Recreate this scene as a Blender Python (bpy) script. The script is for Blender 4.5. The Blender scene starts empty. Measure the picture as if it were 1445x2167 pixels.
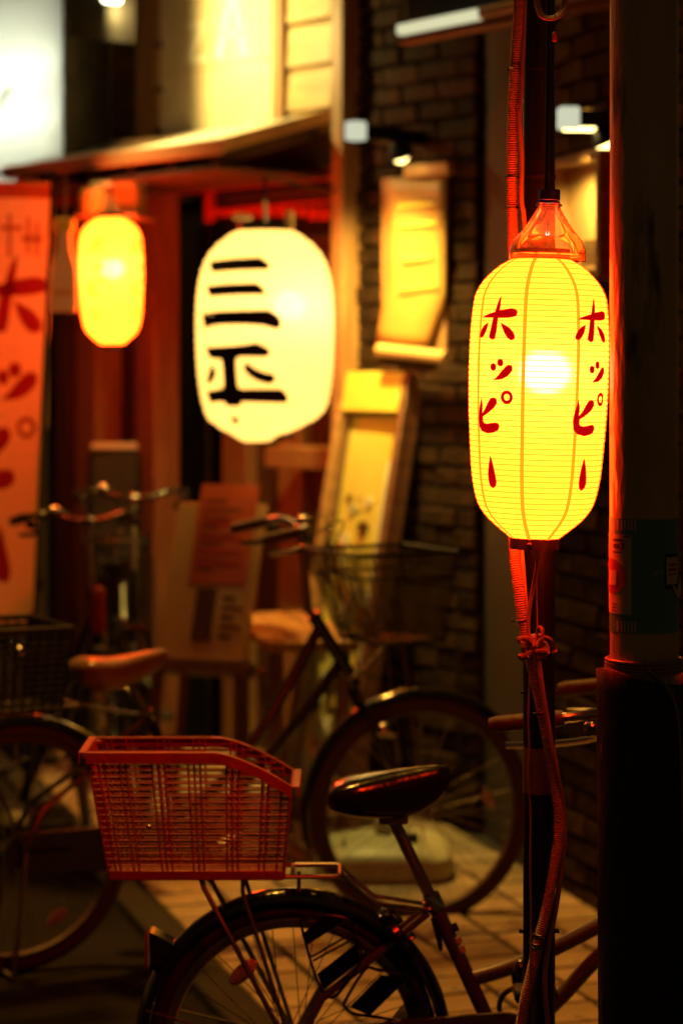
import bpy, bmesh, math, random
from mathutils import Vector, Matrix
from mathutils.geometry import tessellate_polygon
random.seed(7)
R_ = math.radians
sc = bpy.context.scene
COL = sc.collection

# ------------------------------------------------------------------ camera
FPX, CX, HY, H = 5000.0, 722.5, 760.0, 1.70      # focal length in photo pixels, centre column, eye line, eye height
cam_d = bpy.data.cameras.new('camera')
cam = bpy.data.objects.new('camera', cam_d); COL.objects.link(cam)
cam.location = (0, 0, H); cam.rotation_euler = (R_(90), 0, 0)
cam_d.sensor_fit = 'VERTICAL'; cam_d.sensor_height = 36.0; cam_d.sensor_width = 24.0
cam_d.lens = FPX / 2167.0 * 36.0
cam_d.shift_y = -(1083.5 - HY) / 2167.0
cam_d.clip_start = 0.05; cam_d.clip_end = 500
cam_d.dof.use_dof = True; cam_d.dof.focus_distance = 4.12
cam_d.dof.aperture_fstop = 2.8
sc.camera = cam

# ------------------------------------------------------------------ night sky and the faint glow over the street
SUN_EL, SUN_AZ = 67.0, -25.0      # degrees; azimuth measured from +Y towards +X
w = bpy.data.worlds.new('World'); sc.world = w; w.use_nodes = True
nt = w.node_tree; nt.nodes.clear()
sky = nt.nodes.new('ShaderNodeTexSky'); sky.sky_type = 'NISHITA'; sky.sun_disc = False
sky.sun_elevation = R_(20); sky.sun_rotation = R_(SUN_AZ)
bg = nt.nodes.new('ShaderNodeBackground'); bg.inputs[1].default_value = 0.0085
wo = nt.nodes.new('ShaderNodeOutputWorld')
glow = nt.nodes.new('ShaderNodeMixRGB'); glow.blend_type = 'MULTIPLY'; glow.inputs[0].default_value = 1.0
glow.inputs[2].default_value = (1.0, 0.42, 0.13, 1)          # warm town glow on the night sky
nt.links.new(sky.outputs[0], glow.inputs[1]); nt.links.new(glow.outputs[0], bg.inputs[0]); nt.links.new(bg.outputs[0], wo.inputs[0])
sun_d = bpy.data.lights.new('sun', 'SUN'); sun_d.energy = 2.5; sun_d.color = (1.0, 0.40, 0.045); sun_d.angle = R_(6)
sun = bpy.data.objects.new('sun', sun_d); COL.objects.link(sun)
sd = Vector((math.sin(R_(SUN_AZ)) * math.cos(R_(SUN_EL)), math.cos(R_(SUN_AZ)) * math.cos(R_(SUN_EL)), math.sin(R_(SUN_EL))))
sun.rotation_euler = sd.to_track_quat('Z', 'Y').to_euler()

vs = sc.view_settings
vs.view_transform = 'Standard'; vs.look = 'None'; vs.exposure = 0.0; vs.gamma = 1.0; vs.use_curve_mapping = False
cy = sc.cycles
cy.use_denoising = True
cy.max_bounces = 5; cy.diffuse_bounces = 2; cy.glossy_bounces = 3; cy.transparent_max_bounces = 8
cy.sample_clamp_indirect = 8.0; cy.caustics_reflective = False; cy.caustics_refractive = False

# ------------------------------------------------------------------ helpers
def P(u, v, d):
    return Vector(((u - CX) / FPX * d, d, H - (v - HY) / FPX * d))

def tag(o, label=None, cat=None, group=None, kind=None):
    if label: o['label'] = label
    if cat: o['category'] = cat
    if group: o['group'] = group
    if kind: o['kind'] = kind
    return o

def empty(name, loc=(0, 0, 0), rz=0.0, parent=None, mtx=None):
    o = bpy.data.objects.new(name, None); COL.objects.link(o)
    o.empty_display_size = 0.05
    if parent: o.parent = parent
    if mtx is not None: o.matrix_world = mtx
    else:
        o.location = loc; o.rotation_euler = (0, 0, rz)
    return o

def axes(origin, ex, ey):
    """matrix with local x along ex, local y near ey, local z = x cross y"""
    ex = Vector(ex).normalized(); ey = Vector(ey); ez = ex.cross(ey).normalized(); ey = ez.cross(ex)
    m = Matrix.Identity(4)
    for i, a in enumerate((ex, ey, ez)):
        for r in range(3): m[r][i] = a[r]
    for r in range(3): m[r][3] = origin[r]
    return m

def link_mesh(name, me, mat, parent=None, loc=None, smooth=True, angle=40):
    o = bpy.data.objects.new(name, me); COL.objects.link(o)
    if mat is not None and len(me.materials) == 0: me.materials.append(mat)
    if parent: o.parent = parent
    if loc is not None: o.location = loc
    return o

class MB:
    def __init__(s): s.v = []; s.f = []
    def add(s, vs_, fs):
        b = len(s.v); s.v += [tuple(x) for x in vs_]; s.f += [tuple(i + b for i in f) for f in fs]; return s
    def box(s, c, size, m=None, bev=0.0):
        x, y, z = (a / 2 for a in size)
        if bev <= 0:
            vv = [(-x, -y, -z), (x, -y, -z), (x, y, -z), (-x, y, -z), (-x, -y, z), (x, -y, z), (x, y, z), (-x, y, z)]
            ff = [(0, 3, 2, 1), (4, 5, 6, 7), (0, 1, 5, 4), (1, 2, 6, 5), (2, 3, 7, 6), (3, 0, 4, 7)]
        else:
            b = min(bev, x * .95, y * .95, z * .95); vv = []; ff = []
            idx = {}
            for sx in (-1, 1):
                for sy in (-1, 1):
                    for sz in (-1, 1):
                        for ax in range(3):
                            p = [sx * x, sy * y, sz * z]; 
                            for k in range(3):
                                if k != ax: p[k] -= (sx, sy, sz)[k] * b
                            idx[(sx, sy, sz, ax)] = len(vv); vv.append(tuple(p))
            for ax in range(3):
                a1, a2 = [k for k in range(3) if k != ax]
                for sg in (-1, 1):
                    q = []
                    for (p1, p2) in ((-1, -1), (1, -1), (1, 1), (-1, 1)):
                        k = [0, 0, 0]; k[ax] = sg; k[a1] = p1; k[a2] = p2
                        q.append(idx[(k[0], k[1], k[2], ax)])
                    ff.append(tuple(q))
            for ax in range(3):
                a1, a2 = [k for k in range(3) if k != ax]
                for p1 in (-1, 1):
                    for p2 in (-1, 1):
                        q = []
                        for (sg, wh) in ((-1, a1), (1, a1), (1, a2), (-1, a2)):
                            k = [0, 0, 0]; k[ax] = sg; k[a1] = p1; k[a2] = p2
                            q.append(idx[(k[0], k[1], k[2], wh)])
                        ff.append(tuple(q))
            for sx in (-1, 1):
                for sy in (-1, 1):
                    for sz in (-1, 1):
                        ff.append(tuple(idx[(sx, sy, sz, a)] for a in range(3)))
        cc = Vector(c)
        vv = [(m @ Vector(p) if m is not None else Vector(p)) + cc for p in vv]
        return s.add(vv, ff)
    def tube(s, pts, r, n=8, closed=False, caps=True, flat=None):
        pts = [Vector(p) for p in pts]; N = len(pts)
        rs = r if isinstance(r, (list, tuple)) else [r] * N
        tang = []
        for i in range(N):
            a = pts[(i - 1) % N] if (closed or i > 0) else pts[i]
            b = pts[(i + 1) % N] if (closed or i < N - 1) else pts[i]
            t = b - a; tang.append(t.normalized() if t.length > 1e-9 else Vector((0, 0, 1)))
        ref = Vector((0, 0, 1)) if abs(tang[0].z) < 0.9 else Vector((0, 1, 0))
        nrm = (ref - tang[0] * ref.dot(tang[0])).normalized()
        vv = []; ff = []
        for i in range(N):
            nrm = (nrm - tang[i] * nrm.dot(tang[i]))
            nrm = nrm.normalized() if nrm.length > 1e-6 else tang[i].orthogonal().normalized()
            bn = tang[i].cross(nrm)
            for k in range(n):
                a = 2 * math.pi * k / n
                f1 = math.cos(a) * (flat[0] if flat else 1); f2 = math.sin(a) * (flat[1] if flat else 1)
                vv.append(pts[i] + nrm * (rs[i] * f1) + bn * (rs[i] * f2))
        M = N if closed else N - 1
        for i in range(M):
            j = (i + 1) % N
            for k in range(n):
                k2 = (k + 1) % n
                ff.append((i * n + k, i * n + k2, j * n + k2, j * n + k))
        if caps and not closed:
            ff.append(tuple(range(n - 1, -1, -1))); ff.append(tuple((N - 1) * n + k for k in range(n)))
        return s.add(vv, ff)
    def lathe(s, prof, n=32, c=(0, 0, 0), cap=False, fac=None):
        vv = []; ff = []; N = len(prof); c = Vector(c)
        for (r, z) in prof:
            for k in range(n):
                a = 2 * math.pi * k / n; rr = r * (fac(a, z) if fac else 1)
                vv.append(c + Vector((rr * math.sin(a), -rr * math.cos(a), z)))
        for i in range(N - 1):
            for k in range(n):
                k2 = (k + 1) % n
                ff.append((i * n + k, i * n + k2, (i + 1) * n + k2, (i + 1) * n + k))
        if cap:
            ff.append(tuple(range(n - 1, -1, -1))); ff.append(tuple((N - 1) * n + k for k in range(n)))
        return s.add(vv, ff)
    def sphere(s, c, r, nu=16, nv=10, sc_=(1, 1, 1)):
        vv = []; ff = []; c = Vector(c)
        for j in range(1, nv):
            t = math.pi * j / nv
            for i in range(nu):
                a = 2 * math.pi * i / nu
                vv.append(c + Vector((r * math.sin(t) * math.cos(a) * sc_[0], r * math.sin(t) * math.sin(a) * sc_[1], r * math.cos(t) * sc_[2])))
        top = len(vv); vv.append(c + Vector((0, 0, r * sc_[2]))); bot = len(vv); vv.append(c - Vector((0, 0, r * sc_[2])))
        for j in range(nv - 2):
            for i in range(nu):
                i2 = (i + 1) % nu; ff.append((j * nu + i, (j + 1) * nu + i, (j + 1) * nu + i2, j * nu + i2))
        for i in range(nu):
            i2 = (i + 1) % nu; ff.append((top, i, i2)); ff.append((bot, (nv - 2) * nu + i2, (nv - 2) * nu + i))
        return s.add(vv, ff)
    def torus(s, c, R, r, nu=48, nv=8, ax='y', a0=0.0, a1=None, sy=1.0):
        c = Vector(c); pts = []
        full = a1 is None
        M = nu if full else nu + 1
        for i in range(M):
            a = (2 * math.pi * i / nu) if full else a0 + (a1 - a0) * i / nu
            if ax == 'y': p = Vector((R * math.cos(a), 0, R * math.sin(a)))
            elif ax == 'z': p = Vector((R * math.cos(a), R * math.sin(a) * sy, 0))
            else: p = Vector((0, R * math.cos(a), R * math.sin(a)))
            pts.append(c + p)
        return s.tube(pts, r, nv, closed=full)
    def prism(s, poly, t0, t1, plane='xz'):
        n = len(poly); vv = []
        for t in (t0, t1):
            for (a, b) in poly:
                vv.append((a, t, b) if plane == 'xz' else ((a, b, t) if plane == 'xy' else (t, a, b)))
        ff = [tuple(range(n)), tuple(range(2 * n - 1, n - 1, -1))]
        for i in range(n):
            j = (i + 1) % n; ff.append((i, i + n, j + n, j))
        return s.add(vv, ff)
    def xf(s, fn):
        s.v = [tuple(fn(Vector(p))) for p in s.v]; return s
    def mesh(s, name, angle=40, fix=True):
        me = bpy.data.meshes.new(name); me.from_pydata([tuple(p) for p in s.v], [], s.f); me.update()
        if fix:
            b = bmesh.new(); b.from_mesh(me); bmesh.ops.recalc_face_normals(b, faces=b.faces); b.to_mesh(me); b.free()
        me.polygons.foreach_set('use_smooth', [True] * len(me.polygons))
        me.set_sharp_from_angle(angle=R_(angle))
        return me
    def build(s, name, mat, parent=None, loc=None, angle=40, fix=True):
        return link_mesh(name, s.mesh(name, angle, fix), mat, parent, loc)

def smooth_path(pts, k=6):
    pts = [Vector(p) for p in pts]; out = []
    for i in range(len(pts) - 1):
        p0 = pts[max(i - 1, 0)]; p1 = pts[i]; p2 = pts[i + 1]; p3 = pts[min(i + 2, len(pts) - 1)]
        for j in range(k):
            t = j / k
            out.append(0.5 * ((2 * p1) + (p2 - p0) * t + (2 * p0 - 5 * p1 + 4 * p2 - p3) * t * t + (3 * p1 - p0 - 3 * p2 + p3) * t ** 3))
    out.append(pts[-1]); return out

# ------------------------------------------------------------------ materials
def mat(name, c1, c2=None, rough=0.6, metal=0.0, scale=8.0, bump=0.0, bscale=None, spec=0.5, stretch=(1, 1, 1), rvar=0.1, rand=0.0, coat=0.0, wear=None, detail=3):
    m = bpy.data.materials.new(name); m.use_nodes = True; t = m.node_tree; N = t.nodes; Lk = t.links
    b = N['Principled BSDF']
    b.inputs['Metallic'].default_value = metal; b.inputs['Specular IOR Level'].default_value = spec
    if coat: b.inputs['Coat Weight'].default_value = coat; b.inputs['Coat Roughness'].default_value = 0.08
    tc = N.new('ShaderNodeTexCoord'); mp = N.new('ShaderNodeMapping'); mp.inputs['Scale'].default_value = stretch
    Lk.new(tc.outputs['Object'], mp.inputs['Vector'])
    nz = N.new('ShaderNodeTexNoise'); nz.inputs['Scale'].default_value = scale; nz.inputs['Detail'].default_value = detail
    Lk.new(mp.outputs[0], nz.inputs['Vector'])
    rp = N.new('ShaderNodeValToRGB'); rp.color_ramp.elements[0].position = 0.32; rp.color_ramp.elements[1].position = 0.7
    c2 = c2 or tuple(x * 0.75 for x in c1)
    rp.color_ramp.elements[0].color = (*c2, 1); rp.color_ramp.elements[1].color = (*c1, 1)
    Lk.new(nz.outputs['Fac'], rp.inputs['Fac'])
    out = rp.outputs[0]
    if wear:
        n2 = N.new('ShaderNodeTexNoise'); n2.inputs['Scale'].default_value = wear[1]; n2.inputs['Detail'].default_value = 4
        Lk.new(mp.outputs[0], n2.inputs['Vector'])
        r2 = N.new('ShaderNodeValToRGB'); r2.color_ramp.elements[0].position = wear[2]; r2.color_ramp.elements[1].position = wear[2] + 0.06
        Lk.new(n2.outputs['Fac'], r2.inputs['Fac'])
        mx = N.new('ShaderNodeMixRGB'); Lk.new(r2.outputs[0], mx.inputs[0]); Lk.new(out, mx.inputs[1]); mx.inputs[2].default_value = (*wear[0], 1)
        out = mx.outputs[0]
    if rand:
        oi = N.new('ShaderNodeObjectInfo'); hv = N.new('ShaderNodeHueSaturation')
        mr = N.new('ShaderNodeMapRange'); mr.inputs['To Min'].default_value = 1 - rand; mr.inputs['To Max'].default_value = 1 + rand
        Lk.new(oi.outputs['Random'], mr.inputs['Value']); Lk.new(mr.outputs[0], hv.inputs['Value']); Lk.new(out, hv.inputs['Color']); out = hv.outputs[0]
    Lk.new(out, b.inputs['Base Color'])
    mr2 = N.new('ShaderNodeMapRange'); mr2.inputs['To Min'].default_value = max(rough - rvar, 0.02); mr2.inputs['To Max'].default_value = min(rough + rvar, 1)
    Lk.new(nz.outputs['Fac'], mr2.inputs['Value']); Lk.new(mr2.outputs[0], b.inputs['Roughness'])
    if bump:
        n3 = N.new('ShaderNodeTexNoise'); n3.inputs['Scale'].default_value = bscale or scale * 4; n3.inputs['Detail'].default_value = 3
        Lk.new(mp.outputs[0], n3.inputs['Vector'])
        bp = N.new('ShaderNodeBump'); bp.inputs['Strength'].default_value = bump; bp.inputs['Distance'].default_value = 0.01
        Lk.new(n3.outputs['Fac'], bp.inputs['Height']); Lk.new(bp.outputs[0], b.inputs['Normal'])
    return m

def emis(name, c, s=1.0):
    m = bpy.data.materials.new(name); m.use_nodes = True; t = m.node_tree; t.nodes.clear()
    e = t.nodes.new('ShaderNodeEmission'); e.inputs[0].default_value = (*c, 1); e.inputs[1].default_value = s
    o = t.nodes.new('ShaderNodeOutputMaterial'); t.links.new(e.outputs[0], o.inputs[0]); return m

def nosample(m):
    m.cycles.emission_sampling = 'NONE'; return m

def paper_lamp(name, emit, trans, tw=0.5, thru=0.05, rough=0.3):
    """lit lantern paper: glows, scatters the bulb's light, and lets a little of the bulb show through"""
    m = bpy.data.materials.new(name); m.use_nodes = True; t = m.node_tree; N = t.nodes; N.clear(); Lk = t.links
    e = N.new('ShaderNodeEmission'); e.inputs[0].default_value = (*emit, 1)
    tc = N.new('ShaderNodeTexCoord'); nz = N.new('ShaderNodeTexNoise'); nz.inputs['Scale'].default_value = 11; nz.inputs['Detail'].default_value = 5
    Lk.new(tc.outputs['Object'], nz.inputs['Vector'])
    mr = N.new('ShaderNodeMapRange'); mr.inputs['To Min'].default_value = 0.74; mr.inputs['To Max'].default_value = 1.2
    Lk.new(nz.outputs['Fac'], mr.inputs['Value']); Lk.new(mr.outputs[0], e.inputs[1])
    tr = N.new('ShaderNodeBsdfTranslucent'); tr.inputs[0].default_value = (*trans, 1)
    rf = N.new('ShaderNodeBsdfRefraction'); rf.inputs['IOR'].default_value = 1.3; rf.inputs['Roughness'].default_value = rough
    mx = N.new('ShaderNodeMixShader'); mx.inputs[0].default_value = thru
    Lk.new(tr.outputs[0], mx.inputs[1]); Lk.new(rf.outputs[0], mx.inputs[2])
    ad = N.new('ShaderNodeAddShader'); Lk.new(e.outputs[0], ad.inputs[0]); Lk.new(mx.outputs[0], ad.inputs[1])
    o = N.new('ShaderNodeOutputMaterial'); Lk.new(ad.outputs[0], o.inputs[0]); return m

M = {}
M['asphalt'] = mat('asphalt', (.02, .017, .015), (.01, .009, .008), .9, spec=.12, scale=5, bump=.8, bscale=160)
M['tile'] = mat('tile', (.4, .31, .2), (.3, .22, .13), .55, scale=6, bump=.25, bscale=60, rand=.22, wear=((.12, .1, .08), 9, .62))
M['grout'] = mat('grout', (.022, .016, .012), rough=.9, scale=20, bump=.4)
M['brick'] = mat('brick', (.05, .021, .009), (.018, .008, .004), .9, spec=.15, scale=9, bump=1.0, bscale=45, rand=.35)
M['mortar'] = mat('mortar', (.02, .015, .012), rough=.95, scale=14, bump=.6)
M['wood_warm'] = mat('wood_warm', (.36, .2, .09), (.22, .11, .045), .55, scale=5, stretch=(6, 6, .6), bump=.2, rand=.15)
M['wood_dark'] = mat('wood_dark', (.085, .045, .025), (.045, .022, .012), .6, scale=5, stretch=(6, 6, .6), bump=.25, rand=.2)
M['wood_red'] = mat('wood_red', (.22, .085, .04), (.13, .045, .022), .5, scale=6, stretch=(5, 5, .7), bump=.2, rand=.12)
M['wood_orange'] = mat('wood_orange', (.46, .2, .06), (.33, .13, .035), .5, scale=5, stretch=(.7, 5, 5), bump=.2, rand=.15)
M['yellow_sheet'] = mat('yellow_sheet', (.85, .76, .2), (.78, .64, .13), .45, scale=4)
M['siding'] = mat('siding', (.5, .36, .16), (.34, .22, .09), .55, scale=4, stretch=(.7, 5, 5), bump=.2, rand=.12)
M['poster'] = mat('poster', (.72, .62, .42), (.6, .47, .26), .6, scale=3.2, bump=.1, bscale=12)
M['poster_ink'] = mat('poster_ink', (.8, .76, .62), (.74, .68, .5), .6)
M['cream'] = mat('cream', (.62, .4, .19), (.5, .31, .13), .6, scale=4)
M['menu_paper'] = mat('menu_paper', (.8, .56, .16), (.72, .42, .07), .55, scale=3.5, bump=.15, bscale=9)
M['scroll_paper'] = mat('scroll_paper', (.5, .29, .085), (.4, .2, .045), .6, scale=3.5, bump=.15, bscale=9)
M['ochre'] = mat('ochre', (.72, .64, .12), (.62, .52, .08), .5, scale=4)
M['orange_paper'] = mat('orange_paper', (.55, .1, .025), (.42, .07, .02), .6, scale=5)
M['ink_red'] = mat('ink_red', (.42, .012, .01), (.34, .01, .008), .6)
M['ink_dark'] = mat('ink_dark', (.03, .016, .01), (.02, .01, .008), .6)
M['ink_brown'] = mat('ink_brown', (.1, .035, .015), (.07, .02, .01), .6)
def cloth_mat(name, c1, tl):
    m = mat(name, c1, None, .75, scale=3, bump=.1, bscale=10); t = m.node_tree; N = t.nodes; b = N['Principled BSDF']
    tr = N.new('ShaderNodeBsdfTranslucent'); tr.inputs[0].default_value = (*tl, 1); mx = N.new('ShaderNodeMixShader'); mx.inputs[0].default_value = .6
    o = [n for n in N if n.type == 'OUTPUT_MATERIAL'][0]
    t.links.new(b.outputs[0], mx.inputs[1]); t.links.new(tr.outputs[0], mx.inputs[2]); t.links.new(mx.outputs[0], o.inputs[0]); return m
M['banner'] = cloth_mat('banner', (.85, .42, .24), (.9, .5, .28))
M['banner_red'] = cloth_mat('banner_red', (.45, .015, .012), (.5, .02, .015))
M['banner_orange'] = cloth_mat('banner_orange', (.6, .14, .04), (.65, .16, .05))
M['white_fabric'] = mat('white_fabric', (.75, .7, .58), (.66, .6, .48), .7, scale=4)
M['black_metal'] = mat('black_metal', (.006, .0055, .0055), (.004, .0035, .0035), .3, metal=0, scale=9, spec=.5)
M['black_gloss'] = mat('black_gloss', (.008, .008, .008), (.005, .005, .005), .14, scale=9, rvar=.05, coat=.6)
M['black_plastic'] = mat('black_plastic', (.014, .012, .011), (.008, .007, .006), .42, scale=12)
M['wire_dark'] = mat('wire_dark', (.12, .09, .07), (.07, .055, .045), .3, metal=.8, scale=14)
M['rubber'] = mat('rubber', (.018, .013, .011), (.011, .008, .007), .7, scale=20, bump=.3, bscale=120)
M['rubber_brown'] = mat('rubber_brown', (.07, .035, .022), (.045, .022, .014), .6, scale=20, bump=.2)
M['chrome'] = mat('chrome', (.55, .52, .5), (.42, .4, .38), .2, metal=1, scale=14, rvar=.08)
M['steel_dull'] = mat('steel_dull', (.3, .28, .27), (.2, .18, .17), .42, metal=1, scale=10, rvar=.12)
M['galv'] = mat('galv', (.68, .56, .42), (.38, .3, .21), .32, metal=.15, scale=7, stretch=(1, 1, .25), bump=.35, bscale=60, wear=((.1, .075, .055), 11, .62), rvar=.14)
M['frame_paint'] = mat('frame_paint', (.1, .085, .09), (.075, .062, .066), .3, metal=.0, scale=12, rvar=.08, wear=((.06, .04, .035), 26, .66))
M['frame_black'] = mat('frame_black', (.012, .01, .01), (.008, .007, .007), .25, scale=10, coat=.3)
M['basket_plastic'] = mat('basket_plastic', (.3, .05, .042), (.21, .034, .028), .5, scale=12, bump=.2, bscale=70)
M['leather'] = mat('leather', (.34, .19, .08), (.25, .13, .05), .3, scale=14, bump=.25, bscale=60)
M['saddle_black'] = mat('saddle_black', (.008, .007, .006), (.005, .0045, .004), .19, scale=10, bump=.12, bscale=40, rvar=.06)
M['reflector'] = mat('reflector', (.55, .5, .48), (.42, .38, .36), .25, scale=40, bump=.5, bscale=220)
M['reflector_red'] = mat('reflector_red', (.4, .02, .015), (.3, .012, .01), .2, scale=40, bump=.4, bscale=200)
M['conduit'] = mat('conduit', (.5, .33, .26), (.4, .26, .2), .5, scale=10)
M['cord_dark'] = mat('cord_dark', (.012, .011, .011), (.008, .007, .007), .35, scale=10)
M['cord_grey'] = mat('cord_grey', (.36, .25, .2), (.28, .19, .16), .5, scale=14)
M['twine'] = mat('twine', (.3, .2, .17), (.2, .13, .11), .75, scale=40, bump=.4, bscale=200)
M['tape'] = mat('tape', (.2, .19, .18), (.14, .13, .125), .4, metal=.4, scale=16, bump=.1)
M['teal'] = mat('teal', (.14, .36, .42), (.12, .3, .35), .45, scale=7, wear=((.035, .07, .075), 13, .66))
M['sticker_cream'] = mat('sticker_cream', (.75, .62, .5), (.68, .55, .44), .5)
M['screen_pale'] = mat('screen_pale', (.8, .7, .66), (.74, .64, .6), .4)
M['sheet_black'] = mat('sheet_black', (.03, .024, .02), (.014, .011, .01), .5, scale=9, stretch=(1, 1, .3), bump=.8, bscale=26, wear=((.2, .16, .13), 34, .66))
M['cap_blue'] = mat('cap_blue', (.02, .02, .4), (.016, .016, .32), .4, scale=10)
M['pale_plastic'] = mat('pale_plastic', (.5, .52, .38), (.4, .42, .3), .45, scale=6)
M['glass_dark'] = mat('glass_dark', (.02, .016, .012), (.012, .01, .008), .08, scale=4, rvar=.03)
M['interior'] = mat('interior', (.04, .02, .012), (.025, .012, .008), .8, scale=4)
M['white_paint'] = mat('white_paint', (.75, .74, .68), (.66, .64, .58), .45, scale=6)
M['pale_metal'] = mat('pale_metal', (.6, .58, .5), (.48, .46, .4), .4, scale=6)
M['noren_red'] = mat('noren_red', (.5, .03, .02), (.4, .02, .015), .7, scale=6)
LAN = (34.0, 0.78, 0.035)
M['lantern_paper'] = paper_lamp('lantern_paper', LAN, (.4, .3, .05), thru=.07, rough=.5)
M['lantern_rib'] = nosample(emis('lantern_rib', (14.0, .42, .015)))
M['lantern_seam'] = nosample(emis('lantern_seam', (16.0, .42, .01)))
M['lantern_ink'] = nosample(emis('lantern_ink', (.52, .0, .002)))
M['bulb'] = emis('bulb', (1, .93, .72), 19)
M['bulb_white'] = emis('bulb_white', (1, .86, .6), 15)
M['bulb_far'] = emis('bulb_far', (1, .85, .5), 24)
M['far_paper'] = paper_lamp('far_paper', (24, 1.3, .06), (.5, .28, .06), thru=.05, rough=.12)
M['far_ink'] = nosample(emis('far_ink', (14, .55, .01)))
M['white_paper'] = paper_lamp('white_paper', (1.5, .8, .17), (.6, .52, .3), thru=.03, rough=.5)
M['lamp_glow'] = emis('lamp_glow', (1, .72, .22), 7)
M['tube_glow'] = emis('tube_glow', (1.0, 1.0, .85), 34)
M['cap_added_glow'] = nosample(emis('cap_added_glow', (.62, .64, .46), 1.0))  # plain plastic caps, made to glow so that they look lit
M['flood_glow'] = emis('flood_glow', (1, .95, .6), 9)
M['edge_painted_glow'] = nosample(emis('edge_painted_glow', (.72, .7, .42), 1.0))  # glow standing in for light falling on the pale awning edge

def clear_plastic():
    m = bpy.data.materials.new('clear_plastic'); m.use_nodes = True; t = m.node_tree; N = t.nodes; N.clear(); Lk = t.links
    tr = N.new('ShaderNodeBsdfTransparent'); tr.inputs[0].default_value = (.92, .9, .88, 1)
    gl = N.new('ShaderNodeBsdfGlossy'); gl.inputs['Roughness'].default_value = .08
    df = N.new('ShaderNodeBsdfDiffuse'); df.inputs[0].default_value = (.5, .95, .6, 1)
    tl = N.new('ShaderNodeBsdfTranslucent'); tl.inputs[0].default_value = (.5, .95, .6, 1)
    a = N.new('ShaderNodeMixShader'); a.inputs[0].default_value = .5; Lk.new(df.outputs[0], a.inputs[1]); Lk.new(tl.outputs[0], a.inputs[2])
    b = N.new('ShaderNodeMixShader'); b.inputs[0].default_value = .22; Lk.new(tr.outputs[0], b.inputs[1]); Lk.new(a.outputs[0], b.inputs[2])
    fr = N.new('ShaderNodeFresnel'); fr.inputs[0].default_value = 1.5
    c = N.new('ShaderNodeMixShader'); Lk.new(fr.outputs[0], c.inputs[0]); Lk.new(b.outputs[0], c.inputs[1]); Lk.new(gl.outputs[0], c.inputs[2])
    o = N.new('ShaderNodeOutputMaterial'); Lk.new(c.outputs[0], o.inputs[0]); return m
M['clear_plastic'] = clear_plastic()
def pane_glass():
    m = bpy.data.materials.new('pane_glass'); m.use_nodes = True; t = m.node_tree; N = t.nodes; N.clear(); Lk = t.links
    tr = N.new('ShaderNodeBsdfTransparent'); gl = N.new('ShaderNodeBsdfGlossy'); gl.inputs['Roughness'].default_value = .06
    c = N.new('ShaderNodeMixShader'); c.inputs[0].default_value = .07; Lk.new(tr.outputs[0], c.inputs[1]); Lk.new(gl.outputs[0], c.inputs[2])
    o = N.new('ShaderNodeOutputMaterial'); Lk.new(c.outputs[0], o.inputs[0]); return m
M['pane'] = pane_glass()

def acrylic():
    m = bpy.data.materials.new('acrylic'); m.use_nodes = True; t = m.node_tree; N = t.nodes; N.clear(); Lk = t.links
    tl = N.new('ShaderNodeBsdfTranslucent'); tl.inputs[0].default_value = (.8, .82, .76, 1)
    df = N.new('ShaderNodeBsdfDiffuse'); df.inputs[0].default_value = (.6, .6, .55, 1)
    a = N.new('ShaderNodeMixShader'); a.inputs[0].default_value = .3; Lk.new(tl.outputs[0], a.inputs[1]); Lk.new(df.outputs[0], a.inputs[2])
    o = N.new('ShaderNodeOutputMaterial'); Lk.new(a.outputs[0], o.inputs[0]); return m
M['acrylic'] = acrylic()

# ------------------------------------------------------------------ facade frame (shop front) and side wall frame
class Plane:
    """a vertical wall line: origin, direction along the wall, normal to the street"""
    def __init__(s, o, d):
        s.o = Vector((o[0], o[1], 0)); s.e = Vector((d[0], d[1], 0)).normalized(); s.n = Vector((-s.e.y, s.e.x, 0))
        s.ang = math.atan2(s.e.y, s.e.x)
    def w(s, a, n, z): return s.o + s.e * a + s.n * n + Vector((0, 0, z))
    def at(s, u, v, n=0.0):
        k = (u - CX) / FPX; b = s.o + s.n * n
        a = (k * b.y - b.x) / (s.e.x - k * s.e.y)
        d = b.y + a * s.e.y
        return a, H - (v - HY) / FPX * d
    def mtx(s, a=0, n=0, z=0): return Matrix.Translation(s.w(a, n, z)) @ Matrix.Rotation(s.ang, 4, 'Z')
FA = Plane((.433, 8.416), (-.78, 1.0))       # shop front
RW = Plane((.766, 7.26), (-.288, 1.0))       # brick side wall towards the camera

# ------------------------------------------------------------------ ground
ET = Vector((-.3, 1, 0)).normalized(); ER = Vector((ET.y, -ET.x, 0))
g = MB(); S = 60
g.add([(-S, -S, 0), (S, -S, 0), (S, S, 0), (-S, S, 0)], [(0, 1, 2, 3)])
tag(g.build('road', M['asphalt']), kind='structure')
SO = Vector((-.41, 6.74, 0))
def SW(t, r, z=0): return SO + ET * t + ER * r + Vector((0, 0, z))
g = MB()
cs = [SW(-3.2, .0), SW(-3.2, 2.6), SW(3.6, 2.6), SW(3.6, .0)]
g.add([c + Vector((0, 0, -.02)) for c in cs] + [c + Vector((0, 0, .024)) for c in cs], [(4, 5, 6, 7), (0, 1, 5, 4), (1, 2, 6, 5), (2, 3, 7, 6), (3, 0, 4, 7)])
walk = g.build('sidewalk', M['grout']); tag(walk, kind='structure')
TW, TD = .21, .17
tile_me = []
for q in range(3):
    b = MB(); b.box((0, 0, 0), (TW - .017, TD - .017, .02), bev=.003)
    tile_me.append(b.mesh('paving_tile'))
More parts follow.
